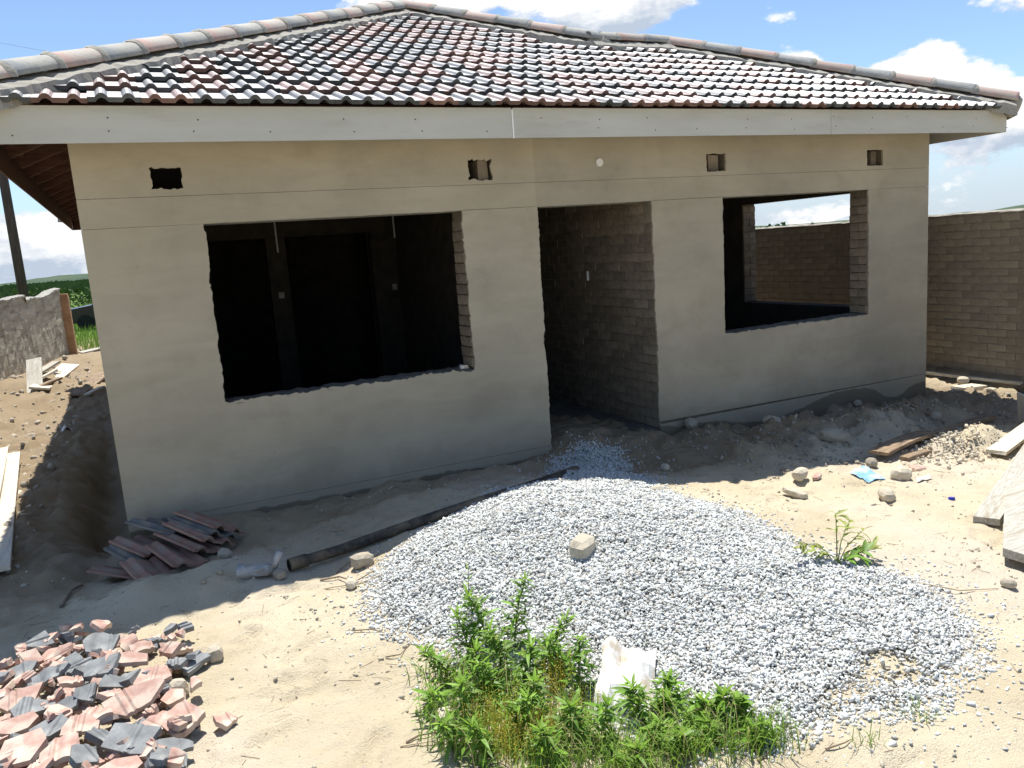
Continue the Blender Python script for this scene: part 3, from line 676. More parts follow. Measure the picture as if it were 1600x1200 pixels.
for d in (.12, .36, .60):
    part('batten', MB().add([(EX0+d+sx, y, zp(d+sx)-h) for sx in (0, .04) for y in (EY0+d+.1, EY1-d-.1) for h in (.052, .085)], [(0, 1, 3, 2), (4, 6, 7, 5), (0, 2, 6, 4), (1, 5, 7, 3), (0, 4, 5, 1), (2, 3, 7, 6)]), MT['timber_dark'], house)

# --- roof tiles: interlocking concrete tiles with two rolls
TW, TG, TL = .309, .318, .395
def tile_profile():
    us = []; 
    for c in (.078, .232):
        for t in (-1, -.62, -.22, .22, .62, 1): us.append((c + t*.037, .027*math.cos(t*math.pi/2)**.8 if abs(t) < 1 else 0.))
    return [(-.002, 0.)] + us + [(TW-.004, 0.)]
PROF = tile_profile(); TH = .032
def tile_arrays():
    vs = []; fs = []; n = len(PROF)
    rows = [(0., .054), (TL, .010)]
    for v, h0 in rows:
        for u, h in PROF: vs.append((u, v, h0+h))
    for u, h in PROF: vs.append((u, .004, .054+h-TH))     # lower lip of the nose
    for u, h in PROF: vs.append((u, .10, .042+h-TH))
    for i in range(n-1):
        fs.append((i, i+1, n+i+1, n+i)); fs.append((2*n+i, 2*n+i+1, i+1, i)); fs.append((3*n+i, 3*n+i+1, 2*n+i+1, 2*n+i))
    fs.append((0, n, 3*n, 2*n)); fs.append((n-1, 2*n+n-1, 3*n+n-1, n+n-1))
    return np.array(vs), fs
TV, TF = tile_arrays()
def tile_mesh(m, extra=None):
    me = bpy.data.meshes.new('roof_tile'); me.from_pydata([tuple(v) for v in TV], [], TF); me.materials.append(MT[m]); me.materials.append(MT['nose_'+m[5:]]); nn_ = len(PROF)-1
    for i, p_ in enumerate(me.polygons): p_.material_index = 1 if i < nn_*3 and i % 3 else 0  # front edge faces take the slot darkened for shade
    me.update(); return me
for k_ in ('red', 'grey'):
    pass
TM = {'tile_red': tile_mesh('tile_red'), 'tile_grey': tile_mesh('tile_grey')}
def clip_mesh(me, planes):
    bm = bmesh.new(); bm.from_mesh(me)
    for co, no in planes:
        bmesh.ops.bisect_plane(bm, geom=bm.verts[:]+bm.edges[:]+bm.faces[:], plane_co=co, plane_no=no, clear_outer=True)
    n = len(bm.faces); bm.to_mesh(me); bm.free(); return n
roof = part('roof_bed', MB().add([E0i-Vector((0, 0, .008)), E1i-Vector((0, 0, .008)), Cp-Vector((0, 0, .008)), Bp-Vector((0, 0, .008)), A-Vector((0, 0, .008))], [(0, 1, 2, 3, 4)]), MT['mortar'], house)
hl = wloc(house); rt = random.Random(21); Rx = Matrix.Rotation(PIT, 4, 'X')
X0 = 1.783 - TW*9
hip_in = .27
for r in range(16):
    d = r*TG*math.cos(PIT) - .03
    flip = rt.randint(0, 1)
    if r == 0: flip = 1
    for c in range(-2, 40):
        x = X0 + c*TW; y = EY0 + d; z = zp(d)
        dd = d
        left = EX0 + dd; right = (EX1-dd) if d < d2 else (A.x + (4.35-dd))
        if x+TW < left or x > right or d > 4.3: continue
        cm = 'tile_red' if (c+flip) % 2 else 'tile_grey'
        if rt.random() < .13: cm = 'tile_grey' if cm == 'tile_red' else 'tile_red'
        rot = (PIT+rt.uniform(-.010, .010), rt.uniform(-.008, .008), rt.uniform(-.011, .011))
        dtop = d+TL
        need = x < EX0+dtop+.25 or x+TW > ((EX1-dtop) if dtop < d2 else A.x+4.35-dtop)-.25
        me = TM[cm]
        if need:
            me = me.copy(); o_ = Vector((x, y, z)); inv = (Matrix.Translation(o_) @ Euler(rot).to_matrix().to_4x4()).inverted()
            pl = []
            for co, no in ((E0+Vector((hip_in, 0, 0)), Vector((-1, 1, 0))), (E1-Vector((.29, 0, 0)), Vector((1, 1, 0))) if x > Bp.x-.02 else (A-Vector((.28, 0, 0)), Vector((1, 1, 0)))):
                pl.append((inv @ co, (inv.to_3x3() @ no).normalized()))
            if x > Bp.x-.9: pl.append((inv @ (Bp-Vector((0, .17, 0))), (inv.to_3x3() @ Vector((0, 1, 0))).normalized()))
            if clip_mesh(me, pl) < 4: bpy.data.meshes.remove(me); continue
        o = inst('roof_tile', me, roof); o.location = Vector((x, y, z-.016+rt.uniform(-.003, .004)))-hl; o.rotation_euler = rot
def tile_field(corner, along, inward, length, depth, planes, m):
    """the slopes turned away from the street: the same tiles in one mesh"""
    along = Vector(along); inward = Vector(inward); up = inward*math.cos(PIT)+Vector((0, 0, math.sin(PIT))); n = along.cross(up)
    V = []; F = []; k = 0
    Mx = np.array([along, up, n])
    for r in range(int(depth/(TG*math.cos(PIT)))+1):
        for c in range(int(length/TW)+1):
            p = np.array(corner) + np.array(along)*c*TW + np.array(up)*(r*TG-.03)
            V.append(TV @ Mx + p); F += [tuple(i+k for i in f) for f in TF]; k += len(TV)
    V = np.concatenate(V) - np.array(hl); me = bpy.data.meshes.new('roof_tiles'); me.from_pydata(V.tolist(), [], F); me.materials.append(MT[m]); me.update()
    clip_mesh(me, [(Vector(c)-hl, Vector(nn)) for c, nn in planes])
    o = link(bpy.data.objects.new('distant_roof_tile', me), house); o['kind'] = 'stuff'
hx = Vector((hip_in, 0, 0))
tile_field(E5, (0, -1, 0), (1, 0, 0), EY1-EY0, 4.35, [(E0-hx, Vector((1, -1, 0))), (E5-hx, Vector((1, 1, 0)))], 'tile_red')
tile_field(E1, (0, 1, 0), (-1, 0, 0), EYR-EY0, d2, [(E1+hx, Vector((-1, -1, 0))), (E2+hx, Vector((-1, 1, 0)))], 'tile_grey')
tile_field(E3, (0, 1, 0), (-1, 0, 0), EY1-EYR, 4.35, [(E4+hx, Vector((-1, 1, 0)))], 'tile_grey')
tile_field(E4, (-1, 0, 0), (0, -1, 0), EXB-EX0, 4.35, [(E4-hx, Vector((1, -1, 0))), (E5+hx, Vector((-1, -1, 0)))], 'tile_red')
tile_field(E2, (-1, 0, 0), (0, -1, 0), EX1-EXB+3, d2, [(E2-hx, Vector((1, -1, 0))), (E3, Vector((-1, 1, 0)))], 'tile_red')

# --- mortar beds and half-round ridge tiles
def ridge_mesh(m, seed):
    rr = random.Random(seed); mb = MB(); n = 10; L_ = .445; vs = []
    for v, R_, in ((0, .128), (.03, .128), (L_-.06, .118), (L_, .116)):
        for ring in (R_, R_-.018):
            for k in range(n+1):
                w = math.pi*k/n; vs.append((math.cos(w)*ring, v, math.sin(w)*ring*.86 - .02))
    N_ = n+1; fs = []
    for s in range(3):
        for k in range(n):
            a = s*2*N_+k; b = (s+1)*2*N_+k
            fs.append((a, a+1, b+1, b)); fs.append((a+N_, b+N_, b+N_+1, a+N_+1))
        a = s*2*N_; b = (s+1)*2*N_
        fs.append((a, b, b+N_, a+N_)); fs.append((a+n, a+N_+n, b+N_+n, b+n))
    for k in range(n): fs.append((k, k+N_, k+N_+1, k+1)); o_ = 6*N_; fs.append((o_+k, o_+k+1, o_+k+N_+1, o_+k+N_))
    mb.add(vs, fs); me = mb.mesh('ridge_tile', MT[m]); me.polygons.foreach_set('use_smooth', [True]*len(me.polygons)); return me
RM = {m: ridge_mesh(m, 3) for m in ('ridge_red', 'ridge_grey')}
rg = random.Random(8)
def ridge_line(p, q, start, fl, drop, cap0=False):
    """half-round tiles laid from p to q (rising), on a bed of mortar"""
    p, q = Vector(p), Vector(q); t = (q-p); Ln = t.length; t.normalize(); s = t.cross(Vector((0, 0, 1))).normalized(); u = s.cross(t)
    n = max(1, round(Ln/.405)); st = Ln/n
    mb = MB(); vs = []; N_ = int(Ln/.06)
    prof = ((-.225, -.225*drop-.03), (-.205, -.205*drop+.072), (-.12, .045), (0, .08), (.12, .045), (.205, -.205*drop+.072), (.225, -.225*drop-.03))
    for i in range(N_+1):
        b = p + t*(Ln*i/N_)
        for k, (a, h) in enumerate(prof):
            w = rg.gauss(0, .006); vs.append(b + s*(a+rg.gauss(0, .006)) + Vector((0, 0, h+w)))
    m = len(prof); fs = [(i*m+k, (i+1)*m+k, (i+1)*m+k+1, i*m+k+1) for i in range(N_) for k in range(m-1)]
    fs += [tuple(range(m)), tuple(N_*m+k for k in range(m-1, -1, -1))]
    part('mortar_bed', mb.add(vs, fs), MT['mortar'], house)
    R3 = Matrix((s, t, u)).transposed().to_euler()
    for i in range(n):
        cm = ('ridge_red', 'ridge_grey')[(i+fl) % 2]
        o = inst('ridge_tile', RM[cm], house); o.location = p + t*(i*st) + u*(.088+rg.uniform(-.004, .004)) - hl; o.rotation_euler = R3
        o.rotation_euler.rotate_axis('Y', rg.uniform(-.03, .03)); o.scale = (1, st/.405, 1)
        if i:   # mortar squeezed out at the joint
            jm = MB(); c0 = p + t*(i*st) + u*.085; v2 = []
            for k in range(11):
                w = math.pi*k/10
                for tt, ro in ((-.028, .122), (.0, .138), (.026, .126)):
                    v2.append(c0 + t*(tt+rg.gauss(0, .004)) + s*math.cos(w)*ro + u*(math.sin(w)*ro*.86-.02+rg.gauss(0, .002)))
            part('mortar_joint', jm.add(v2, [(k*3+j, k*3+j+1, k*3+j+4, k*3+j+3) for k in range(10) for j in range(2)]), MT['mortar'], house, smooth=True)
HD = TP/math.sqrt(2)*1.0
ridge_line(E0, A, 0, 0, HD); ridge_line(Bp, A, 0, 1, HD); ridge_line(Bp+Vector((-.15, 0, 0)), Cp, 0, 1, TP); ridge_line(E1, Cp, 0, 0, HD)
ridge_line(A, Ap, 0, 0, TP); ridge_line(E5, Ap, 0, 0, HD); ridge_line(E4, Ap, 0, 0, HD); ridge_line(E2, Cp, 0, 1, HD)
for P_ in (A, Cp, Bp):     # knob of mortar where the lines meet
    mb = MB(); vs = []; fs = []; n = 12; rows = ((.17, -.10), (.15, .03), (.11, .10), (.05, .125))
    for R_, h in rows:
        for k in range(n): w = 2*math.pi*k/n; vs.append(P_ + Vector((math.cos(w)*R_*rg.uniform(.9, 1.1), math.sin(w)*R_*rg.uniform(.9, 1.1), h+.02+rg.gauss(0, .006))))
    for i in range(3):
        for k in range(n): fs.append((i*n+k, i*n+(k+1) % n, (i+1)*n+(k+1) % n, (i+1)*n+k))
    fs.append(tuple(3*n+k for k in range(n))); part('mortar_knob', mb.add(vs, fs), MT['mortar'], house, smooth=True)
mb = MB(); q_ = E1 + Vector((.02, -.02, .04))      # mortar plug closing the lowest hip tile
mb.tube([q_+Vector((-.06, .06, .0)), q_+Vector((.0, -.0, -.02)), q_+Vector((.02, -.02, -.03))], [.11, .115, .09], 12); part('mortar_knob', mb, MT['mortar'], house, smooth=True)

# ------------------------------------------------------------------ boundary walls
BX = 9.30
bw = empty('brick_boundary_wall', (BX, 6.5, -.2), 'tall unplastered brown brick boundary wall in shade along the right side of the yard', 'wall')
part('wall_core', MB().box(BX+.004, BX+.215, 1.0, 26, -.7, 1.812), MT['joint'], bw)
BW = [brick_mesh('brick', .10, .224, .077, MT['brick_wall'], 300+i) for i in range(5)]
far = MB(); rb = random.Random(3); bwl = wloc(bw); cnt = 0
for k in range(27):
    z = -.47+k*CH; y = 1.0 + (0 if k % 2 else .116)
    if z+.08 > 1.825: continue
    while y < 26:
        vis = (z > -.30 and 5.95 < y < 7.45) or (z > .95 and 8.55 < y < 10.7)
        if vis and cnt < 300:
            o = inst('brick', rb.choice(BW), bw); o.location = Vector((BX+.05+rb.uniform(-.003, .002), y+.111, z+.0385)) - bwl; o.rotation_euler = (rb.uniform(-.012, .012), rb.uniform(-.025, .025), rb.uniform(-.015, .015)); cnt += 1
        else: far.box(BX+rb.uniform(-.003, .002), BX+.10, y, y+.224, z, z+.077, j=.0022)
        y += .232
part('distant_brick', far, MT['brick_wall'], bw, kind='stuff')
mb = MB(); vs = []; n = 240
for i in range(n+1):
    y = 1+25*i/n
    for x, h in ((BX-.006, -.004), (BX+.01, .012), (BX+.11, .018), (BX+.22, -.002)): vs.append((x+rb.gauss(0, .003), y, 1.812+h+rb.gauss(0, .004)))
part('coping', mb.add(vs, [(i*4+k, (i+1)*4+k, (i+1)*4+k+1, i*4+k+1) for i in range(n) for k in range(3)]), MT['mortar'], bw)

# left: rough rendered wall with a brick end pier
LA, LB = Vector((-2.95, 13.8, 0)), Vector((-1.62, 23.6, 0))
lw = empty('rendered_boundary_wall', (LA+LB)/2 + Vector((0, 0, -.15)), 'low rough rendered boundary wall with broken wavy top behind the left side of the house', 'wall')
t = (LB-LA).normalized(); s = Vector((t.y, -t.x, 0)); Lw = (LB-LA).length
mb = MB(); vs = []; nL, nH = 150, 16
def wtop(u):
    k = 1.5 + .03*math.sin(u*2.1) + .03*float(vnoise(np.array([u*3]), np.array([.3]), 6)[0])
    if u < Lw*.66: k += .02
    else: k += -.10 + .16*((u-Lw*.66)/(Lw*.34))
    return k
for i in range(nL+1):
    u = Lw*i/nL
    for j in range(nH+1):
        z = -.6 + (wtop(u)+.6)*j/nH; off = .02*float(vnoise(np.array([u*6.]), np.array([z*8.]), 2)[0]) + .02*float(vnoise(np.array([u*13.]), np.array([z*15.]), 3)[0])
        vs.append(LA + t*u + s*off + Vector((0, 0, z)))
    vs.append(LA + t*u - s*.2 + Vector((0, 0, wtop(u)-.01))); vs.append(LA + t*u - s*.2 + Vector((0, 0, -.6)))
c = nH+3; fs = [(i*c+j, (i+1)*c+j, (i+1)*c+j+1, i*c+j+1) for i in range(nL) for j in range(c-1)]
part('wall_face', mb.add(vs, fs), MT['render_rough'], lw)
mb = MB(); vs = []; n = 120
for i in range(n+1):
    u = Lw*i/n
    for a, h in ((.025, -.03), (.03, .012), (-.09, .03), (-.215, .01), (-.22, -.04)): vs.append(LA + t*u + s*(a+rb.gauss(0, .004)) + Vector((0, 0, wtop(u)+h+rb.gauss(0, .006))))
part('coping', mb.add(vs, [(i*5+k, (i+1)*5+k, (i+1)*5+k+1, i*5+k+1) for i in range(n) for k in range(4)]), MT['mortar'], lw)
MT['brick_orange'] = mat('brick_orange', (.36, .20, .10), (.50, .31, .17), 5, .92, .4, 40, var=.1)
pier = part('pier', MB().box(LB.x-.30, LB.x+.17, LB.y-.02, LB.y+.36, -.6, 1.45), MT['brick_orange'], lw, label='orange brick end pier of the low wall')
mb = MB()
for k in range(21):
    z = -.5+k*CH
    for x0 in ((LB.x-.306, LB.x-.10), (LB.x-.09, LB.x+.176)) if k % 2 else ((LB.x-.306, LB.x-.2), (LB.x-.19, LB.x+.0), (LB.x+.01, LB.x+.176)):
        mb.box(x0[0], x0[1], LB.y-.03, LB.y+.1, z, z+.072, j=.003)
    mb.box(LB.x+.02, LB.x+.178, LB.y+.11, LB.y+.365, z, z+.072, j=.003)
part('pier_brick', mb, MT['brick_orange'], pier, kind='stuff')

# ------------------------------------------------------------------ beyond the walls
def utility_pole():
    b = on_y(33.5, 441, 30); z0 = gz(b.x, 30)
    r = empty('utility_pole', (b.x, 30, z0), 'dark timber utility pole standing beyond the low wall on the left', 'pole')
    part('pole', MB().tube([(b.x, 30, z0-.3), (b.x, 30, 3.5), (b.x, 30, 9.6)], [.155, .14, .115], 14), MT['pole'], r, smooth=True)
    part('crossarm', MB().box(b.x-.3, b.x+.3, 29.82, 29.92, 9.0, 9.12), MT['pole'], r)
    for k in (-.25, .25): part('insulator', MB().tube([(b.x+k, 29.87, 9.12), (b.x+k, 29.87, 9.2), (b.x+k, 29.87, 9.28)], [.03, .06, .03], 10), MT['hub'], r)
    return b.x
PX = utility_pole()
def wire_at(px0, py0, px1, py1, Y):
    p, q = on_y(px0, py0, Y), on_y(px1, py1, Y); t = q-p; p = p - t*6; q = q + t*7
    pts = []
    for i in range(41):
        k = i/40; w = p.lerp(q, k); w.z -= 1.2*math.sin(math.pi*k)-1.2*math.sin(math.pi*(6.5/14)); pts.append(w)
    solo('overhead_wire', MB().tube(pts, .005, 5), MT['wire'], pts[20], 'thin overhead wire crossing the sky above the left roof edge', 'wire')
wire_at(0, 68, 110, 86, 34)

def car():
    r = empty('parked_car', (-.45, 36.5, gz(-.45, 36.5)), 'black car parked in the grass beyond the left corner of the house', 'car'); z0 = r.location.z
    prof = [(-2.0, .32), (-2.05, .62), (-1.95, .85), (-1.0, .98), (-.35, 1.42), (.75, 1.46), (1.45, 1.15), (2.0, 1.0), (2.05, .6), (1.98, .32)]
    cx, cy = r.location.x, r.location.y; vs = []; n = len(prof)
    for y, ins in ((-.80, .12), (-.74, .0), (.74, .0), (.80, .12)):
        for x, z in prof:
            k = 1 if abs(y) < .78 else .97
            vs.append((cx+x*k, cy+y*(1 if z < 1.0 else .86), z0+z))
    fs = [tuple(range(n)), tuple(3*n+i for i in range(n-1, -1, -1))]
    for s_ in range(3): fs += [(s_*n+i, (s_+1)*n+i, (s_+1)*n+(i+1) % n, s_*n+(i+1) % n) for i in range(n)]
    part('body', MB().add(vs, fs), MT['car'], r)
    for xs in ((-.85, -.32, .68, .62), ): pass
    for sy in (-1, 1):
        yy = cy+sy*.80
        part('side_window', MB().add([(cx-.85, yy*1-0, z0+1.0), (cx+.1, yy, z0+1.02), (cx+.1, cy+sy*.705, z0+1.38), (cx-.38, cy+sy*.705, z0+1.36)], [(0, 1, 2, 3)]), MT['glass'], r)
        part('side_window', MB().add([(cx+.16, yy, z0+1.02), (cx+1.2, yy, z0+1.04), (cx+.72, cy+sy*.705, z0+1.39), (cx+.16, cy+sy*.705, z0+1.38)], [(0, 1, 2, 3)]), MT['glass'], r)
        for wx in (-1.25, 1.25):
            w = part('wheel', MB().tube([(cx+wx, cy+sy*.66, z0+.31), (cx+wx, cy+sy*.84, z0+.31)], .31, 22), MT['tyre'], r)
            part('rim', MB().tube([(cx+wx, cy+sy*.83, z0+.31), (cx+wx, cy+sy*.85, z0+.31)], .19, 16), MT['tyre'], w)
car()

def bush(x, y, h, w, m, label, trunk=True, seed=0, n=260, name='bush', cat='bush', group='bushes in the field beyond the wall'):
    rr = random.Random(seed); z0 = gz(x, y); r = empty(name, (x, y, z0), label, cat, group)
    mb = MB(); cl = [(rr.gauss(0, .28)*w, rr.gauss(0, .28)*w, h*rr.uniform(.35, .85), w*rr.uniform(.18, .34)) for _ in range(9)]
    for i in range(n):
        cx, cy, cz, cr = rr.choice(cl); d = Vector((rr.gauss(0, 1), rr.gauss(0, 1), rr.gauss(0, .8))).normalized()*cr*rr.random()**.4
        p = Vector((x+cx+d.x, y+cy+d.y, z0+max(.05, cz+d.z*.8))); s = h*.055*rr.uniform(.7, 1.6)
        a = Vector((rr.gauss(0, 1), rr.gauss(0, 1), rr.gauss(0, 1))).normalized(); b = a.cross(Vector((rr.gauss(0, 1), rr.gauss(0, 1), rr.gauss(0, 1)))).normalized()
        mb.add([p-a*s, p+b*s*.6, p+a*s, p-b*s*.6], [(0, 1, 2, 3)])
    part('crown', mb, MT[m], r)
    if trunk: part('trunk', MB().tube([(x, y, z0-.1), (x+.04*w, y, z0+h*.3), (x-.02*w, y+.05*w, z0+h*.6)], [w*.035, w*.025, w*.012], 7), MT['bark'], r)
rr = random.Random(14)
specs = [(-4.6, 52, 2.0, 2.3, 'bush', 'round dark green tree just right of the utility pole'), (-1.9, 58, 1.1, 2.2, 'bush_light', 'pale green bush in the field close to the house corner'),
         (-8.6, 66, 1.5, 3.0, 'bush_light', 'broad pale bush left of the utility pole'), (-3.4, 84, 2.2, 3.4, 'bush', 'dark wide tree in the field nearest the plastered house corner'),
         (-10.5, 90, 2.4, 3.5, 'bush', 'dark tree at the left picture edge beyond the wall')]
for i, s_ in enumerate(specs): bush(s_[0], s_[1], s_[2], s_[3], s_[4], s_[5], seed=i, n=420)
for i in range(26):
    Y = rr.uniform(80, 240); az = math.radians(rr.uniform(-9.5, 1.5)); bush(math.tan(az)*Y, Y, rr.uniform(1.2, 2.4), rr.uniform(2.5, 4.5), rr.choice(['bush', 'bush_light']), 'small green bush among others scattered in the far field', seed=50+i, n=150, group='small scattered field bushes')
for i, (px, h) in enumerate(((1196, 3.6), (1262, 2.8), (1318, 2.6))):
    v = pray(px, 352); Y = 90; bush(v.x/v.y*Y, Y, h+2.4, 3.5, 'bush', ['tree seen through the right window, leftmost above the brick wall', 'tree seen through the right window, middle above the brick wall', 'tree seen through the right window, rightmost above the brick wall'][i], seed=90+i, n=260, name='tree', cat='tree', group='trees seen through the right window')
def woodland():
    V = []; F = []; k = 0; r_ = np.random.default_rng(4)
    for i in range(5200):
        Y = r_.uniform(260, 1100); az = math.radians(r_.uniform(-14, 75)); x, y = math.sin(az)*Y, math.cos(az)*Y
        h = r_.uniform(1.6, 3.6); w = r_.uniform(3, 7); z0 = gz(x, y) if i % 4 == 0 else -3.4
        n = 7
        for a in range(5):
            ox, oy, oz = r_.normal(0, .3)*w, r_.normal(0, .3)*w, h*r_.uniform(.2, .9); s_ = w*.33
            q = np.array([[-1, 0, -.2], [0, -.5, .9], [1, 0, -.2], [0, .6, -.9], [.1, -.7, -.1]])*s_*r_.uniform(.6, 1.1)
            V.append(q + np.array([x+ox, y+oy, z0+oz])); F += [(k, k+4, k+1), (k+4, k+2, k+1), (k, k+3, k+4), (k+3, k+2, k+4), (k, k+1, k+3), (k+1, k+2, k+3)]; k += 5
    me = bpy.data.meshes.new('woodland'); me.from_pydata(np.concatenate(V).tolist(), [], F); me.materials.append(MT['wood_far']); me.update()
    o = link(bpy.data.objects.new('woodland', me)); tag(o, 'distant scrub woodland running to the horizon', 'woodland', kind='stuff')
woodland()
def field_grass():
    V = []; F = []; k = 0; r_ = np.random.default_rng(6)
    for i in range(9000):
        y = 24.5 + 40*r_.random()**1.6; x = -y*.075 + r_.uniform(-2.5, 2.8)*(y/26)
        if x < LB.x+.25 and y < 26: continue
        z = -.25 - 3.2*float(sst(24, 150, np.array([math.hypot(x, y)]))[0]); h = r_.uniform(.12, .4)*(1+.02*(y-25)); a = r_.uniform(0, 6.28); w = .02*(y/25)
        dx, dy = math.cos(a)*w, math.sin(a)*w; lx, ly = r_.normal(0, .1), r_.normal(0, .1)
        V.append(np.array([[x-dx, y-dy, z], [x+dx, y+dy, z], [x+lx, y+ly, z+h]])); F.append((k, k+1, k+2)); k += 3
    me = bpy.data.meshes.new('grass'); me.from_pydata(np.concatenate(V).tolist(), [], F); me.materials.append(MT['grass']); me.update()
    o = link(bpy.data.objects.new('field_grass', me)); tag(o, 'tall green grass growing beyond the brick pier', 'grass', kind='stuff')
field_grass()

# ------------------------------------------------------------------ gravel
ICO_V, ICO_F = None, None
def ico():
    bm = bmesh.new(); bmesh.ops.create_icosphere(bm, subdivisions=1, radius=1); v = np.array([x.co[:] for x in bm.verts]); f = np.array([[y.index for y in x.verts] for x in bm.faces]); bm.free(); return v, f
ICO_V, ICO_F = ico()
CUB_V = np.array([(x, y, z) for z in (-.8, .8) for y in (-.8, .8) for x in (-.8, .8)]); CUB_F = np.array([(0, 2, 3), (0, 3, 1), (4, 5, 7), (4, 7, 6), (0, 1, 5), (0, 5, 4), (2, 6, 7), (2, 7, 3), (0, 4, 6), (0, 6, 2), (1, 3, 7), (1, 7, 5)])
def joined_rocks(name, P, size, m, label, cat, seed=0, lift=.25, cub=False):
    ICO_V, ICO_F = (CUB_V, CUB_F) if cub else (globals()['ICO_V'], globals()['ICO_F'])
    r_ = np.random.default_rng(seed); n = len(P)
    base = ICO_V[None]*(1 + r_.uniform(-.42 if cub else -.34, .30, (n, len(ICO_V), 3 if cub else 1)))
    sc = size[:, None, None]*np.stack([r_.uniform(.8, 1.5, n), r_.uniform(.55, .95, n), r_.uniform(.36, .68, n)], 1)[:, None, :]
    base = base*sc
    q = r_.normal(size=(n, 4)); q[:, 1:3] *= .55; q /= np.linalg.norm(q, axis=1)[:, None]; w, x, y, z = q.T
    R_ = np.stack([np.stack([1-2*(y*y+z*z), 2*(x*y-z*w), 2*(x*z+y*w)], -1), np.stack([2*(x*y+z*w), 1-2*(x*x+z*z), 2*(y*z-x*w)], -1), np.stack([2*(x*z-y*w), 2*(y*z+x*w), 1-2*(x*x+y*y)], -1)], 1)
    V = np.einsum('nij,nvj->nvi', R_, base) + P[:, None, :] + np.array([0, 0, 1])*(size*lift)[:, None, None]
    F = (ICO_F[None] + (np.arange(n)*len(ICO_V))[:, None, None]).reshape(-1, 3)
    me = bpy.data.meshes.new(name); me.vertices.add(V.shape[0]*V.shape[1]); me.vertices.foreach_set('co', V.ravel()); me.loops.add(F.size); me.polygons.add(len(F))
    me.loops.foreach_set('vertex_index', F.ravel()); me.polygons.foreach_set('loop_start', np.arange(len(F))*3); me.update(calc_edges=True); me.materials.append(m)
    o = link(bpy.data.objects.new(name, me)); tag(o, label, cat, kind='stuff'); return o
def build_gravel():
    px, py = GPX, GPY; r_ = np.random.default_rng(12); sd = gravel_sd
    N_ = 370000
    x = r_.uniform(px.min()-.4, px.max()+.4, N_); y = r_.uniform(py.min()-.4, py.max()+.4, N_); d = sd(x, y) + .10*fbm(x, y, 2.2, 3, 41)
    p = (np.clip(.42 + d/.24, 0, 1)*(d > -.10) + .035*np.clip(1+d/.4, 0, 1))*.85
    sand = gp(1395, 1045); sd_ = np.hypot((x-sand.x)/.17, (y-sand.y)/.15) + .6*fbm(x, y, 6, 2, 43); p = p*np.clip((sd_-.55)*2.2, .08, 1)
    sand = gp(1330, 1075); sd_ = np.hypot((x-sand.x)/.2, (y-sand.y)/.08) + .6*fbm(x, y, 6, 2, 44); p = p*np.clip((sd_-.55)*2.2, .2, 1)
    keep = r_.random(N_) < p; x, y, d = x[keep], y[keep], d[keep]
    size = (.0042 + .0070*r_.random(len(x))**1.7)*np.where(r_.random(len(x)) < .05, 1.5, 1)
    z = G(x, y) + np.clip(d, 0, .25)*.06 + r_.uniform(-.003, .014, len(x))*(d > .05)
    joined_rocks('gravel', np.stack([x, y, z], 1), size, MT['gravel'], 'heap of pale crushed stone gravel spread in front of the doorway', 'gravel', 5, cub=True)
build_gravel()
def build_pebbles():
    r_ = np.random.default_rng(33); N_ = 17000
    x = r_.uniform(-1.5, 8.6, N_); y = 1.3 + 5.0*r_.random(N_)**.9; k = r_.random(N_) < (.16 + .8*np.clip(fbm(x, y, 1.4, 3, 51)*1.6, 0, 1) + .5*(y > 5.2)*(x > 4)); x, y = x[k], y[k]
    size = .0035 + .014*r_.random(len(x))**4.5
    joined_rocks('pebbles', np.stack([x, y, G(x, y)], 1), size, MT['rock'], 'loose pebbles and soil crumbs strewn over the sandy yard', 'pebbles', 8, .15)
    N_ = 2600; x = 4.3 + 4.6*r_.random(N_); y = 4.7 + 1.5*r_.random(N_); size = .004 + .03*r_.random(N_)**5
    joined_rocks('clods', np.stack([x, y, G(x, y)], 1), size, MT['rock_grey'], 'soil clods on the shaded earth along the right wall', 'clods', 19, .1)
    N_ = 1500; x = r_.uniform(-3.2, -.9, N_); y = 6 + 13*r_.random(N_)**1.3; size = .008 + .055*r_.random(N_)**3
    joined_rocks('clods', np.stack([x, y, G(x, y)], 1), size, MT['rock_grey'], 'crumbly soil clods along the left side of the house', 'clods', 9, .1)
    c = gp(1490, 705); N_ = 700; x = c.x + r_.normal(0, .26, N_); y = c.y + r_.normal(0, .15, N_); size = .005+.018*r_.random(N_)**3
    joined_rocks('clods', np.stack([x, y, G(x, y)+.01], 1), size, MT['rock'], 'lumpy heap of loose sand beside the old brown plank', 'sand', 10, .2)
build_pebbles()

# ------------------------------------------------------------------ stones
def stone(px, py, size, m, label, seed, flat=.7, rot=None, sink=.15, blocky=0., cat='stone', group='loose stones on the yard'):
    p = gp(px, py); rr = random.Random(seed); bm = bmesh.new(); bmesh.ops.create_icosphere(bm, subdivisions=2, radius=1)
    sx, sy, sz = (size if isinstance(size, tuple) else (size, size*.75, size*flat))
    for v in bm.verts:
        c = v.co; mx = max(abs(c.x), abs(c.y), abs(c.z)); c = c.lerp(c/mx, blocky) if blocky else c
        n = 1 + .18*float(vnoise(np.array([c.x*1.7+seed*3.1]), np.array([c.y*1.7+c.z*2.3]), seed)[0]) + rr.uniform(-.05, .05)
        v.co = Vector((c.x*sx*n, c.y*sy*n, c.z*sz*n))
    me = bpy.data.meshes.new('stone'); bm.to_mesh(me); bm.free(); me.materials.append(MT[m])
    o = link(bpy.data.objects.new('stone', me)); o.location = p + Vector((0, 0, sz*(1-sink)*.9)); o.rotation_euler = rot or (rr.uniform(-.15, .15), rr.uniform(-.15, .15), rr.uniform(0, 3)); tag(o, label, cat, group)
    if blocky > .5: me.polygons.foreach_set('use_smooth', [False]*len(me.polygons))
    return o
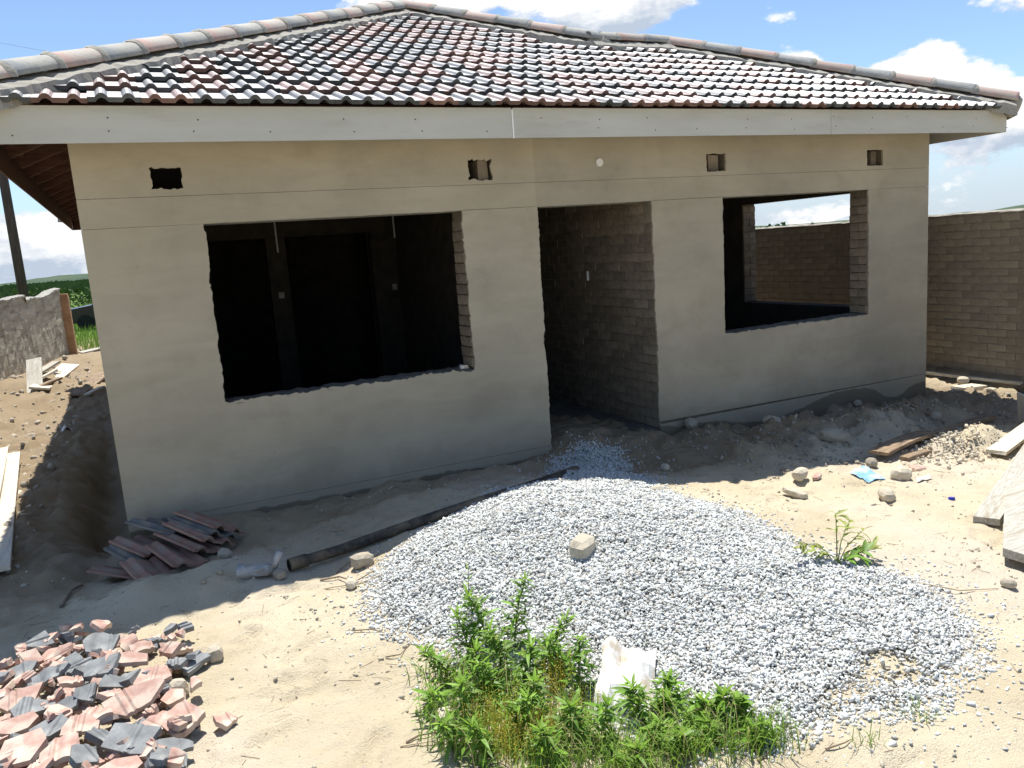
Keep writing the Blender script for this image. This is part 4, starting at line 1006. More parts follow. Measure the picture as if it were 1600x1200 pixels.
stone(911, 870, (.085, .062, .058), 'rock', 'pale block of stone lying alone on top of the gravel heap', 1, rot=(.05, -.12, .55), blocky=.75, sink=.05)
stone(566, 880, (.07, .05, .045), 'rock_grey', 'grey broken block between the black pipe and the gravel', 2, blocky=.8, rot=(0, .1, .3))
stone(549, 917, .045, 'rock', 'small pale stone by the left tip of the gravel', 3)
stone(1250, 752, (.075, .055, .05), 'rock', 'whitish stone at the shade edge left of the blue sheet', 4, blocky=.4)
stone(1277, 752, (.06, .03, .02), 'wood_brown' if False else 'shard_red', 'pinkish stone fragment touching the whitish stone', 5, blocky=.5)
stone(1408, 748, (.085, .065, .06), 'rock', 'tan angular stone right of the blue sheet', 6, blocky=.35)
stone(1362, 733, (.055, .05, .045), 'rock_grey', 'rounded pale stone under the near end of the brown plank', 7)
stone(1385, 780, (.08, .05, .045), 'rock', 'tan stone on open sand nearest the purple bottle cap', 8, blocky=.4)
stone(1242, 779, (.10, .05, .03), 'rock', 'flat pale stone slab on the sand above the seedling', 9, blocky=.4)
stone(1207, 667, (.12, .085, .06), 'rock_grey', 'large dusty boulder against the foot of the house wall', 10)
stone(1302, 697, (.12, .07, .065), 'rock_grey', 'angular stone half buried in the shaded soil heap', 11, blocky=.5)
stone(1080, 676, (.09, .07, .06), 'rock_grey', 'dusty stone beside the door corner of the right wall', 12)
stone(1040, 739, .05, 'rock', 'small stone in shade beyond the gravel heap top', 13)
stone(1073, 782, .035, 'rock', 'small stone at the sunlit upper edge of the gravel', 14)
stone(1027, 772, .045, 'rock', 'pale stone at the shade line on top of the gravel', 15)
stone(1030, 600+0.0+173, .028, 'rock_grey', 'tiny grey stone touching the pale stone at the shade line', 16)
stone(1433, 735, (.09, .05, .03), 'shard_red', 'flat reddish fragment under the old brown plank', 17, blocky=.6)
stone(1576, 917, .04, 'rock', 'little stone lying below the boards at the right', 18)
stone(697, 1128, (.055, .042, .04), 'rock', 'pale pinkish stone at the left edge of the weeds', 19, blocky=.5)
stone(437, 905, .05, 'rock_grey', 'shaded stone beside the crumpled bottle', 20, blocky=.3)
stone(352, 872, .055, 'rock_grey', 'grey stone at the right end of the fallen tile stack', 21)
stone(337, 1030, (.05, .04, .045), 'rock', 'tan stone on the far right corner of the shard heap', 22, blocky=.4)
stone(277, 1083, (.05, .04, .05), 'rock', 'tan lump beside the large red shards', 23, blocky=.4)
stone(1340, 640+0.0, .06, 'rock_grey', 'stone on the ridge of shaded soil near the right wall', 24)
stone(1365, 626, .05, 'rock_grey', 'stone on the soil ridge closest to the right house corner', 25)
stone(318, 912, .022, 'rock_grey', 'pebble in front of the fallen tile stack', 26); stone(345, 900, .025, 'rock_grey', 'light pebble between tile stack and bottle', 27)
stone(1160, 828, .022, 'rock', 'small stone resting at the upper right gravel rim', 28); stone(1462, 655, .07, 'rock_grey', 'stone at the far right corner in shade', 29)
stone(1505, 600, (.10, .07, .05), 'rock', 'pale rubble lump on the sunny strip before the brick wall', 30, blocky=.4); stone(1547, 612, (.08, .06, .04), 'rock', 'rubble lump furthest right on the sunny strip', 31, blocky=.4)

# ------------------------------------------------------------------ planks
def plank(p, q, w, th, m, label, group='planks and boards lying about the yard', roll=0., name='plank', warp=.0):
    p, q = Vector(p), Vector(q); t = (q-p); L_ = t.length; t.normalize(); s = t.cross(Vector((0, 0, 1)))
    s = s.normalized() if s.length > .05 else Vector((1, 0, 0)); u = s.cross(t); s, u = s*math.cos(roll)+u*math.sin(roll), u*math.cos(roll)-s*math.sin(roll)
    bm = bmesh.new(); n = 8; rr = random.Random(hash(label) % 999); rings = []
    for i in range(n+1):
        k = i/n; b = Vector((L_*(k-.5), 0, warp*math.sin(math.pi*k)))
        rings.append([bm.verts.new(b + Vector((rr.uniform(-.003, .003) if 0 < i < n else rr.uniform(-.008, .008), a*w/2+rr.uniform(-.0015, .0015), c*th/2))) for a, c in ((-1, -1), (1, -1), (1, 1), (-1, 1))])
    for i in range(n):
        for k in range(4): bm.faces.new((rings[i][k], rings[i][(k+1) % 4], rings[i+1][(k+1) % 4], rings[i+1][k]))
    bm.faces.new(rings[0][::-1]); bm.faces.new(rings[-1]); bmesh.ops.recalc_face_normals(bm, faces=bm.faces)
    bmesh.ops.bevel(bm, geom=[e for e in bm.edges if abs((e.verts[0].co-e.verts[1].co).normalized().x) > .9 and e.calc_face_angle(0) > .5], offset=.003, segments=1)
    me = bpy.data.meshes.new(name); bm.to_mesh(me); bm.free(); me.materials.append(MT[m])
    o = link(bpy.data.objects.new(name, me)); o.matrix_world = Matrix.Translation((p+q)/2) @ Matrix((t, s, u)).transposed().to_4x4(); return tag(o, label, 'plank', group)
V3 = Vector; up = lambda h: Vector((0, 0, h))
plank(gp(1372, 722)+up(.075), gp(1452, 690)+up(.10), .17, .028, 'wood_brown', 'weathered brown plank propped on a stone at the shade edge', warp=.02)
plank(gp(1412, 724)+up(.02), gp(1450, 712)+up(.02), .08, .03, 'wood_brown', 'short brown offcut beneath the propped brown plank')
plank(gp(1452, 690)+up(.06), gp(1545, 653)+up(.05), .13, .028, 'wood_brown', 'dusty plank lying in shade behind the propped brown plank')
plank(gp(1415, 642)+up(.02), gp(1475, 662)+up(.03), .03, .02, 'wood_brown', 'thin dark stick across the shaded soil ridge')
plank(gp(1541, 822)+up(.03), gp(1648, 668)+up(.12), .15, .045, 'wood_white', 'bright white board slanting up to the right edge')
def slab(px, th, lift, m, label):
    c = [gp(*p)+up(lift) for p in px]; mb = MB(); n = len(c); mb.add(c+[p+up(th) for p in c], [tuple(range(n-1, -1, -1)), tuple(range(n, 2*n))]+[(k, (k+1) % n, n+(k+1) % n, n+k) for k in range(n)])
    P = sum(c, V3((0, 0, 0)))/n; return solo('plank', mb, MT[m], P, label, 'plank', 'planks and boards lying about the yard')
slab([(1566, 886), (1690, 925), (1690, 655), (1569, 797)], .05, .05, 'wood_white', 'thick wide white board at the right edge with dark sawn end')
a = gp(1556, 716)+up(.06); plank(a, a+V3((1.35, .35, .10)), .16, .03, 'wood_pale', 'pale plank with brown edge above the bright white board')
a = gp(1591, 662); plank(a+up(-.02)+V3((.1, 0, 0)), a+V3((.06, .0, .30)), .17, .03, 'wood_pale', 'short grey board standing upright at the right edge', roll=.5)
plank(V3((9.13, 7.35, -.17)), V3((9.2, 5.85, -.17)), .075, .035, 'wood_white', 'long white batten lying along the foot of the brick wall')
plank(gp(1497, 612)+up(.05), gp(1530, 604)+up(.05), .2, .04, 'wood_pale', 'short pale board tilted on the sunny strip by the wall')
# left yard
a = gp(54, 614); b = on_y(53, 561, a.y+1.1); plank(a+up(-.05), b, .24, .03, 'wood_white', 'pale board standing against the rendered wall', roll=.15)
for i, (p, q, w, m, lab, h) in enumerate((((62, 612), (112, 578), .30, 'wood_pale', 'wide pale board lying crooked on the rubbish by the left wall', .10), ((60, 590), (92, 585), .14, 'wood_white', 'upper short board of the rubbish pile by the left wall', .20),
        ((62, 600), (88, 594), .12, 'wood_pale', 'lower short board of the rubbish pile by the left wall', .14), ((118, 620), (166, 592), .22, 'wood_brown', 'brown plank leaning on the far left house corner', .12),
        ((136, 622), (160, 612), .12, 'wood_pale', 'narrow pale offcut below the brown leaning plank', .06), ((126, 553), (160, 546), .14, 'wood_white', 'far white plank on the ground beside the grass', .05), ((64, 607), (96, 603), .12, 'wood_brown', 'brown offcut at the bottom of the rubbish pile', .06))):
    plank(gp(*p)+up(h*.5), gp(*q)+up(h), w, .035, m, lab, roll=.1*((i*37) % 5-2))
plank(gp(-3, 905)+up(.05), gp(22, 728)+up(.06), .16, .03, 'wood_pale', 'long pale plank lying in sun along the left picture edge')
plank(gp(-22, 860)+up(.10), gp(5, 722)+up(.10), .15, .03, 'wood_pale', 'second pale plank overlapping the long one at the left edge')
plank(gp(38, 806)+up(.0), gp(40, 757)+up(.0), .10, .03, 'wood_pale', 'half buried plank right of the long pale plank')

# ------------------------------------------------------------------ pipe, bottle, sheets, caps
pp = [gp(455, 893)+up(.045), gp(530, 866)+up(.05), gp(600, 842)+up(.045), gp(680, 815)+up(.035), gp(760, 787)+up(.03), gp(840, 760)+up(.03), gp(900, 741)+up(.035)]
pr = empty('drain_pipe', pp[3], 'long black plastic drain pipe lying between the gravel heap and the house wall', 'pipe')
mb = MB(); mb.tube(pp, .035, 14, caps=False); part('pipe', mb, MT['pipe'], pr, smooth=True)
d = (pp[0]-pp[1]).normalized(); part('socket', MB().tube([pp[0]-d*.12, pp[0]-d*.11, pp[0]-d*.0, pp[0]+d*.01], [.036, .042, .042, .039], 16, caps=False), MT['pipe'], pr, smooth=True)
part('pipe_bore', MB().tube([pp[0]-d*.02, pp[0]-d*.022], .033, 14), MT['tyre'], pr)
def bottle():
    a, b = gp(372, 902), gp(428, 899); t = (b-a); L_ = t.length; t.normalize(); r = empty('crushed_bottle', a.lerp(b, .5), 'crushed grey translucent plastic bottle with its neck bent upward', 'bottle')
    rr = random.Random(4); mb = MB(); n = 12; vs = []; fs = []; rows = [(0, .02), (.02, .058), (.15, .062), (.4, .05), (.6, .06), (.85, .055), (1, .035)]; s = t.cross(V3((0, 0, 1))).normalized()
    for k, R_ in rows:
        for i in range(n):
            w = 2*math.pi*i/n; vs.append(a + t*(L_*k) + s*math.cos(w)*R_*rr.uniform(.85, 1.15) + V3((0, 0, .045+math.sin(w)*R_*.7*rr.uniform(.75, 1.2))))
    for j in range(len(rows)-1):
        for i in range(n): fs.append((j*n+i, j*n+(i+1) % n, (j+1)*n+(i+1) % n, (j+1)*n+i))
    fs.append(tuple(range(n))[::-1]); part('body', mb.add(vs, fs), MT['plastic'], r)
    p = b + up(.04); part('neck', MB().tube([p-t*.01, p+t*.012+up(.03), p+t*.035+up(.075), p+t*.055+up(.115)], [.034, .024, .021, .023], 12), MT['plastic'], r, smooth=True)
bottle()
def scrap(name, px, m, label, cat, lift, curl, seed, group=None):
    """thin sheet with four image corners, crumpled, with real thickness"""
    c = [gp(*p) for p in px]; rr = random.Random(seed); mb = MB(); n = 9; vs = []
    for side in (0, 1):
        for i in range(n+1):
            for j in range(n+1):
                u, v = i/n, j/n; p = (c[0].lerp(c[1], u)).lerp(c[3].lerp(c[2], u), v)
                h = lift(u, v) + curl*float(fbm(np.array([u*2.3+seed]), np.array([v*2.3]), 1.4, 2, seed)[0])
                vs.append((p.x+rr.uniform(-.003, .003), p.y+rr.uniform(-.003, .003), gz(p.x, p.y)+max(.012, h)-.004*side))
    N_ = n+1; fs = []
    for i in range(n):
        for j in range(n):
            a = i*N_+j; fs.append((a, a+N_, a+N_+1, a+1)); b = a+N_*N_; fs.append((b, b+1, b+N_+1, b+N_))
    for i in range(n):
        for a, b in ((i*N_, (i+1)*N_), ((i+1)*N_+n, i*N_+n), (i+1, i), (n*N_+i, n*N_+i+1)): fs.append((a, b, b+N_*N_, a+N_*N_))
    P = (c[0]+c[2])/2; return solo(name, mb.add(vs, fs), MT[m], P, label, cat, group)
scrap('blue_sheet', [(1328, 742), (1358, 755), (1384, 748), (1350, 735)], 'blue', 'torn light blue plastic sheet lying by the brown plank', 'sheet', lambda u, v: .02, .02, 3)
scrap('white_sheet', [(948, 1024), (1026, 1036), (1018, 1125), (928, 1118)], 'bag', 'crumpled bright white sack half hidden in the weeds', 'sack', lambda u, v: .035+.04*(1-v), .10, 4)
scrap('white_scrap', [(1433, 752), (1456, 750), (1452, 746), (1432, 747)], 'bag', 'scrap of white paper on the sand right of the tan stone', 'paper', lambda u, v: .012, .01, 5)
scrap('foil_scrap', [(95, 680), (113, 675), (110, 671), (97, 675)], 'bag', 'white litter scrap in the shade left of the house', 'litter', lambda u, v: .03, .03, 6)
scrap('sill_rubble', [(714, 579), (727, 577), (727, 574), (715, 575)], 'bag', 'x', 'x', lambda u, v: 0, 0, 7)
bpy.data.objects.remove(bpy.data.objects['sill_rubble'])
solo('rubble_lump', MB().box(2.50, 2.57, D+.06, D+.13, .805, .835, j=.012), MT['bag'], (2.53, D+.09, .805), 'whitish lump of mortar on the right end of the wide window sill', 'rubble')
for px, py, lab in ((953, 758, 'blue bottle cap in the shade beyond the gravel'), (1487, 779, 'purple blue bottle cap on the sunny sand at right')):
    p = gp(px, py); solo('bottle_cap', MB().tube([p+up(.004), p+V3((.002, .003, .022))], [.024, .022], 16), MT['cap'], p, lab, 'bottle cap', 'bottle caps on the yard')

# ------------------------------------------------------------------ whole tiles fallen in a row at the house corner
def whole_tile_mesh(m):
    me = bpy.data.meshes.new('stacked_tile'); n = len(PROF); vs = []
    for v in (-.21, .21):
        for hh in (0, -.016):
            for u, h in PROF: vs.append((u-TW/2, v, h+hh))
    fs = []
    for i in range(n-1): fs += [(i, i+1, 2*n+i+1, 2*n+i), (n+i+1, n+i, 3*n+i, 3*n+i+1), (i+1, i, n+i, n+i+1), (2*n+i, 2*n+i+1, 3*n+i+1, 3*n+i)]
    fs += [(0, 2*n, 3*n, n), (n-1, 2*n-1, 4*n-1, 3*n-1)]
    me.from_pydata(vs, [], fs); me.materials.append(MT[m]); me.update(); return me
MT['dusty_red'] = mat('dusty_red', (.25, .135, .10), (.34, .205, .155), 9, .9, .4, 60, var=.15, c3=(.27, .22, .165), s3=6, f3=(.45, .66))
MT['dusty_grey'] = mat('dusty_grey', (.11, .11, .105), (.17, .168, .158), 9, .9, .4, 60, var=.15, c3=(.25, .21, .155), s3=6, f3=(.45, .66))
WT = {m: whole_tile_mesh(m.replace('tile', 'dusty')) for m in ('tile_red', 'tile_grey')}
ST = [((205, 884), (285, 900), 'tile_red', .03, .35, 'red tile lowest of the fallen stack, its end towards the left'), ((140, 906), (262, 885), 'tile_red', .045, .5, 'red tile lying nearest the camera in front of the fallen stack'),
      ((172, 872), (278, 884), 'tile_grey', .06, .30, 'grey tile sticking out left from the fallen stack'), ((190, 862), (275, 880), 'tile_red', .09, .35, 'red tile on the grey one in the fallen stack'),
      ((232, 858), (340, 885), 'tile_red', .09, .45, 'long dusty tile at the front of the fallen stack'), ((262, 858), (342, 870), 'tile_red', .10, .55, 'tile second from the front of the fallen stack'),
      ((280, 850), (350, 864), 'tile_red', .12, .60, 'middle red tile of the fallen stack'), ((290, 842), (356, 857), 'tile_grey', .13, .62, 'tile behind the middle of the fallen stack'),
      ((300, 836), (362, 850), 'tile_red', .14, .65, 'red tile second from the back of the fallen stack'), ((250, 838), (316, 846), 'tile_grey', .10, .5, 'tile leaning at the back of the stack against the wall'),
      ((220, 845), (300, 858), 'tile_grey', .12, .45, 'dusty tile topmost on the left half of the stack')]
for p, q, m, h, rl_, lab in ST:
    a, b = gp(*p), gp(*q); c = (a+b)/2; d_ = (b-a); yaw = math.atan2(d_.y, d_.x) - math.pi/2
    o = inst('stacked_tile', WT[m]); o.location = (c.x, c.y, gz(c.x, c.y)+h); o.rotation_mode = 'XYZ'
    o.rotation_euler = (Matrix.Rotation(yaw, 3, 'Z') @ Matrix.Rotation(-rl_*.75, 3, 'Y') @ Matrix.Rotation((-.16 + random.Random(lab).uniform(-.06, .06)), 3, 'X')).to_euler()
    tag(o, lab, 'roof tile', 'whole tiles fallen in a stack by the house corner')

# ------------------------------------------------------------------ heap of broken roof tiles
def shard_mesh(w, l, seed, m):
    """piece of a ribbed concrete tile snapped along crooked lines"""
    rr = random.Random(seed); n = 22; vs = []; g0 = rr.uniform(-.3, .3)*w
    def hh(u):
        u = u+rr0
        k = (u/.154) % 1.0; return amp_*max(0, math.cos((k-.5)*math.pi/.25*.5))**.8 if abs(k-.5) < .25 else (.007 if abs(u-rr0-g0) < .008 or abs(u-rr0-g0-.028) < .008 else 0.)
    rr0 = rr.uniform(0, .15); amp_ = rr.choice((.0, .0, .0, .012, .020)); th_ = rr.uniform(.020, .030)
    bm = bmesh.new(); us = [(-w/2 + w*i/n) for i in range(n+1)]; top = []; bot = []
    for v in (-l/2, l/2):
        top.append([bm.verts.new((u, v, hh(u))) for u in us]); bot.append([bm.verts.new((u, v, hh(u)-th_)) for u in us])
    for i in range(n):
        bm.faces.new((top[0][i], top[0][i+1], top[1][i+1], top[1][i])); bm.faces.new((bot[0][i+1], bot[0][i], bot[1][i], bot[1][i+1]))
        bm.faces.new((top[0][i+1], top[0][i], bot[0][i], bot[0][i+1])); bm.faces.new((top[1][i], top[1][i+1], bot[1][i+1], bot[1][i]))
    bm.faces.new((top[0][0], top[1][0], bot[1][0], bot[0][0])); bm.faces.new((top[1][n], top[0][n], bot[0][n], bot[1][n]))
    k = rr.randint(3, 5); a0 = rr.uniform(0, 6.28)
    for i in range(k):
        a = a0 + 6.283*i/k + rr.uniform(-.28, .28); nn = V3((math.cos(a), math.sin(a), rr.uniform(-.12, .12))); r_ = rr.uniform(.66, .98)
        co = V3((math.cos(a)*w/2*r_, math.sin(a)*l/2*r_, 0))
        res = bmesh.ops.bisect_plane(bm, geom=bm.verts[:]+bm.edges[:]+bm.faces[:], plane_co=co, plane_no=nn, clear_outer=True)
        ed = [e for e in res['geom_cut'] if isinstance(e, bmesh.types.BMEdge)]
        bmesh.ops.holes_fill(bm, edges=[e for e in ed if e.is_boundary], sides=0)
    bmesh.ops.triangulate(bm, faces=[f for f in bm.faces if len(f.verts) > 4])
    me = bpy.data.meshes.new('tile_shard'); bm.to_mesh(me); bm.free(); me.materials.append(MT[m]); return me
# px, py, width m, length m, colour, yaw deg, tilt x, tilt y, lift, label
SH = [(160, 1007, .27, .24, 'g', 15, .25, .10, .12, 'large pale grey tile piece on the far top of the heap'),
 (158, 1042, .23, .22, 'g', -25, .30, -.12, .16, 'square grey tile piece just below the topmost large grey one'),
 (240, 1053, .20, .20, 'r', 8, .15, .05, .15, 'ribbed pink tile piece right of the square grey one'),
 (214, 1090, .30, .17, 'r', 38, .40, -.25, .17, 'big pink tile piece standing slanted in the middle of the heap'),
 (306, 1033, .10, .18, 'g', -35, .1, .2, .05, 'grey curved piece at the right rim of the heap by the tan stone'),
 (196, 1030, .30, .10, 'r', -12, .2, .15, .15, 'long pink strip of tile below the topmost large grey piece'),
 (222, 1012, .17, .12, 'r', 20, .2, .1, .08, 'pink tile piece at the back right of the heap'),
 (282, 1008, .14, .09, 'r', 30, .3, .2, .05, 'pink shard at the back right corner of the heap'),
 (85, 1018, .28, .09, 'r', 26, .35, -.2, .08, 'long narrow red shard at the back left of the heap'),
 (28, 1045, .30, .10, 'g', 30, .4, -.2, .08, 'long grey tile strip at the left of the heap'),
 (80, 1052, .22, .09, 'g', 32, .5, -.3, .13, 'grey tile strip right of the long grey one'),
 (52, 1105, .22, .15, 'g', 15, .3, .2, .13, 'grey wedge of tile left of the middle of the heap'),
 (102, 1106, .20, .08, 'g', 40, .6, -.4, .14, 'narrow grey shard on edge in the middle left'),
 (150, 1117, .19, .12, 'r', -5, .1, .05, .14, 'whitish pink tile piece under the big slanted one'),
 (77, 1137, .19, .18, 'g', -8, .35, .0, .15, 'stained pale grey tile piece left of centre'),
 (128, 1134, .17, .14, 'r', 12, .3, .1, .15, 'banded orange pink tile piece beside the stained grey one'),
 (155, 1150, .15, .14, 'g', 60, .5, .4, .12, 'dark grey shard standing on edge below the banded piece'),
 (285, 1118, .24, .22, 'r', 30, .25, -.1, .10, 'broad pink tile piece at the right side of the heap'),
 (350, 1120, .14, .10, 'r', 35, .25, .1, .03, 'pointed pink shard lying furthest right'),
 (205, 1153, .26, .18, 'g', -8, .35, .05, .15, 'ribbed light grey tile piece near the bottom of the heap'),
 (268, 1162, .20, .12, 'g', 20, .3, .2, .08, 'grey wedge at the bottom right of the heap'),
 (40, 1172, .25, .22, 'r', -20, .4, .0, .16, 'large flat pink piece at the lower left corner'),
 (102, 1172, .20, .15, 'r', 15, .35, .15, .17, 'pink angular piece right of the large flat one'),
 (135, 1183, .13, .15, 'g', 50, .5, .3, .14, 'grey broken corner at the bottom of the heap'),
 (32, 1085, .26, .14, 'r', 22, .4, -.1, .12, 'red tile piece at the left picture edge, halfway up the heap'),
 (138, 1090, .12, .11, 'g', 5, .6, .1, .15, 'small square grey piece leaning by the big pink one'),
 (100, 1040, .18, .10, 'r', 5, .2, .1, .10, 'flat red tile piece between two grey strips'),
 (185, 1195, .24, .12, 'r', 12, .2, .1, .12, 'pink piece cut by the bottom picture edge'),
 (268, 1190, .16, .12, 'g', 25, .3, .2, .06, 'grey ribbed piece at the bottom right end of the heap'),
 (30, 1130, .24, .11, 'r', 28, .4, -.1, .13, 'ridged pink shard above the large flat lower left piece'),
 (238, 1132, .13, .14, 'r', 70, .4, .2, .11, 'dull pink piece between the big slanted and the broad one'),
 (110, 1066, .15, .08, 'r', 15, .2, .1, .13, 'thin pink shard under the square grey piece'),
 (180, 1065, .15, .10, 'g', 10, .5, .3, .11, 'dark curved grey shard below the square grey piece'),
 (175, 1085, .15, .05, 'r', 35, .5, .3, .15, 'narrow pink sliver pointing at the big slanted piece'),
 (225, 1175, .28, .10, 'r', 25, .5, -.3, .08, 'brownish pink shard at the lower right, under the ribbed grey piece'),
 (305, 1065, .06, .08, 'r', 35, .2, .2, .08, 'small pink chunk on the right rim of the heap'),
 (10, 1015+40, .16, .10, 'r', 10, .2, .1, .06, 'pink shard at the far left edge of the heap')]
for i, (px, py, w, l, c, yaw, tx, ty, h, lab) in enumerate(SH):
    p = gp(px, py+8, h*.5); me = shard_mesh(w*.84, l*.86, 500+i, 'shard_red' if c == 'r' else 'shard_grey'); o = inst('tile_shard', me)
    o.location = (p.x, p.y, gz(p.x, p.y)+h*.58+.02); o.rotation_euler = (Matrix.Rotation(math.radians(yaw)-.35, 3, 'Z') @ Matrix.Rotation(tx*.75, 3, 'X') @ Matrix.Rotation(ty, 3, 'Y')).to_euler()
    tag(o, lab, 'tile shard', 'pieces of the broken roof tile heap')
HP = [(-70, 1075), (0, 1040), (60, 1010), (160, 992), (290, 1000), (325, 1035), (300, 1065), (285, 1100), (335, 1130), (280, 1165), (300, 1200), (260, 1260), (-70, 1290)]
hp = [gp(*p) for p in HP]; rr = random.Random(77)
def in_heap(x, y):
    c = False
    for i in range(len(hp)):
        a, b = hp[i], hp[i-1]
        if (a.y > y) != (b.y > y) and x < (b.x-a.x)*(y-a.y)/(b.y-a.y)+a.x: c = not c
    return c
hx0, hx1 = min(p.x for p in hp), max(p.x for p in hp); hy0, hy1 = min(p.y for p in hp), max(p.y for p in hp)
n = 0
KEY = [(o.location, __import__('re').split(r' (?:on|in|at|below|beside|under|right|left|standing|lying|between|by|above|near|cut|leaning|pointing|just|halfway|of)\b', o['label'])[0]) for o in bpy.data.objects if o.name.startswith('tile_shard')]
while n < 255:
    x, y = rr.uniform(hx0, hx1), rr.uniform(hy0, hy1)
    if not in_heap(x, y): continue
    red = rr.random() < .64; w = rr.uniform(.045, .135); me = shard_mesh(w, w*rr.uniform(.5, 1.1), 900+n, 'shard_red' if red else 'shard_grey'); o = inst('tile_shard', me)
    lay = rr.random(); o.location = (x, y, gz(x, y)+.015+lay*.09); o.rotation_euler = (rr.uniform(-.5, .6), rr.uniform(-.5, .5), rr.uniform(0, 6.28))
    near_ = min(KEY, key=lambda q: (q[0].x-x)**2 + (q[0].y-y)**2)[1]; sz = 'tiny' if w < .08 else 'small' if w < .12 else 'hand sized'
    tag(o, '%s %s chip wedged beside the %s' % (sz, 'pinkish red' if red else 'dull grey', near_), 'tile chip', 'small red chips in the heap' if red else 'small grey chips in the heap'); n += 1

# ------------------------------------------------------------------ plants
def leaf_mesh(L_, W_, droop, m, fold=.25, n=6, nm='leaf'):
    mb = MB(); vs = []
    for i in range(n+1):
        k = i/n; w = W_*math.sin(math.pi*min(1, k*.92+.06))**.9*(1-.25*k) if i < n else .0006
        x = L_*(k - .15*droop*k*k); z = -droop*L_*k*k*.75
        vs += [(x, -w/2, z+fold*w/2), (x, 0, z), (x, w/2, z+fold*w/2)]
    fs = []
    for i in range(n): fs += [(i*3, i*3+1, i*3+4, i*3+3), (i*3+1, i*3+2, i*3+5, i*3+4)]
    return mb.add(vs, fs).mesh(nm, MT[m], smooth=True)
LV = {'leaf': [leaf_mesh(.118, .0235, d, 'leaf') for d in (.2, .6, 1.0)], 'tip': [leaf_mesh(.078, .0165, d, 'leaf_tip') for d in (.05, .3)], 'olive': [leaf_mesh(.07, .022, d, 'leaf_olive') for d in (.2, .5, .9)],
      'olive_g': [leaf_mesh(.07, .024, d, 'leaf') for d in (.2, .6)], 'broad': [leaf_mesh(.085, .046, d, 'leaf') for d in (.2, .5)]}
def put_leaf(root, base, az, el, me, s, roll=0.):
    o = inst('leaf', me, root); o.location = base - Vector(root.location)
    o.rotation_euler = (Matrix.Rotation(az, 3, 'Z') @ Matrix.Rotation(-el, 3, 'Y') @ Matrix.Rotation(roll, 3, 'X')).to_euler(); o.scale = (s, s, s)
def weed(px, py, h, lean, nl, kind, label, seed, s=1., tips=7):
    rr = random.Random(seed); wx, wy = rr.uniform(-.35, .35), rr.uniform(-.35, .35); p = gp(px, py); r = empty('leafy_weed', p, label, 'weed', 'leafy weeds at the gravel edge')
    pts = [p + Vector(((lean[0]+wx)*k*k*h, (lean[1]+wy)*k*k*h, h*k)) - up(.02*(k == 0)) for k in (0, .25, .5, .75, 1)]
    part('stem', MB().tube(pts, [.0042, .0038, .0032, .0026, .0018], 6), MT['stem'], r, smooth=True)
    az = rr.uniform(0, 6)
    for i in range(nl):
        k = .10 + .85*(i/nl); j = min(3, int(k*4)); f = k*4-j; b = pts[j].lerp(pts[j+1], f); az += 2.4 + rr.uniform(-.4, .4)
        put_leaf(r, b, az, rr.uniform(-.25, .75) + .25*k, rr.choice(LV[rr.choices((kind, 'tip', 'olive'), (.70, .14, .16))[0]]), s*rr.uniform(.55, 1.3)*(1.15-.4*k), rr.uniform(-.8, .8))
    weedm = [MT['leaf'], MT['leaf_tip']]; fo = MB()          # the many small leaves that cannot be told apart
    for i in range(110):
        k = rr.random()**.8; j = min(3, int(k*4)); b = pts[j].lerp(pts[j+1], k*4-j) + V3((rr.gauss(0, .042), rr.gauss(0, .042), rr.gauss(0, .02)))*(1.15-.75*k); a_ = rr.uniform(0, 6.283); e_ = rr.uniform(-.5, .8); l_ = .042*s*rr.uniform(.6, 1.4); w_ = .0068*s*rr.uniform(.7, 1.3)
        d_ = V3((math.cos(a_)*math.cos(e_), math.sin(a_)*math.cos(e_), math.sin(e_))); q_ = V3((-math.sin(a_), math.cos(a_), rr.uniform(-.5, .5))).normalized()*w_
        fo.add([b, b+d_*l_*.45+q_, b+d_*l_-up(.2*l_), b+d_*l_*.45-q_], [(0, 1, 2), (0, 2, 3)], 0 if rr.random() < .55 else 1)
    part('foliage', fo.mesh('foliage', [MT['leaf'], MT['leaf_tip']], p), None, r, kind='stuff')
    for i in range(tips):
        put_leaf(r, pts[-1]-up(.006*(i % 3)), az + i*2.4, rr.uniform(.2, 1.2), rr.choice(LV['tip']), s*rr.uniform(.6, 1.15), rr.uniform(-.5, .5))
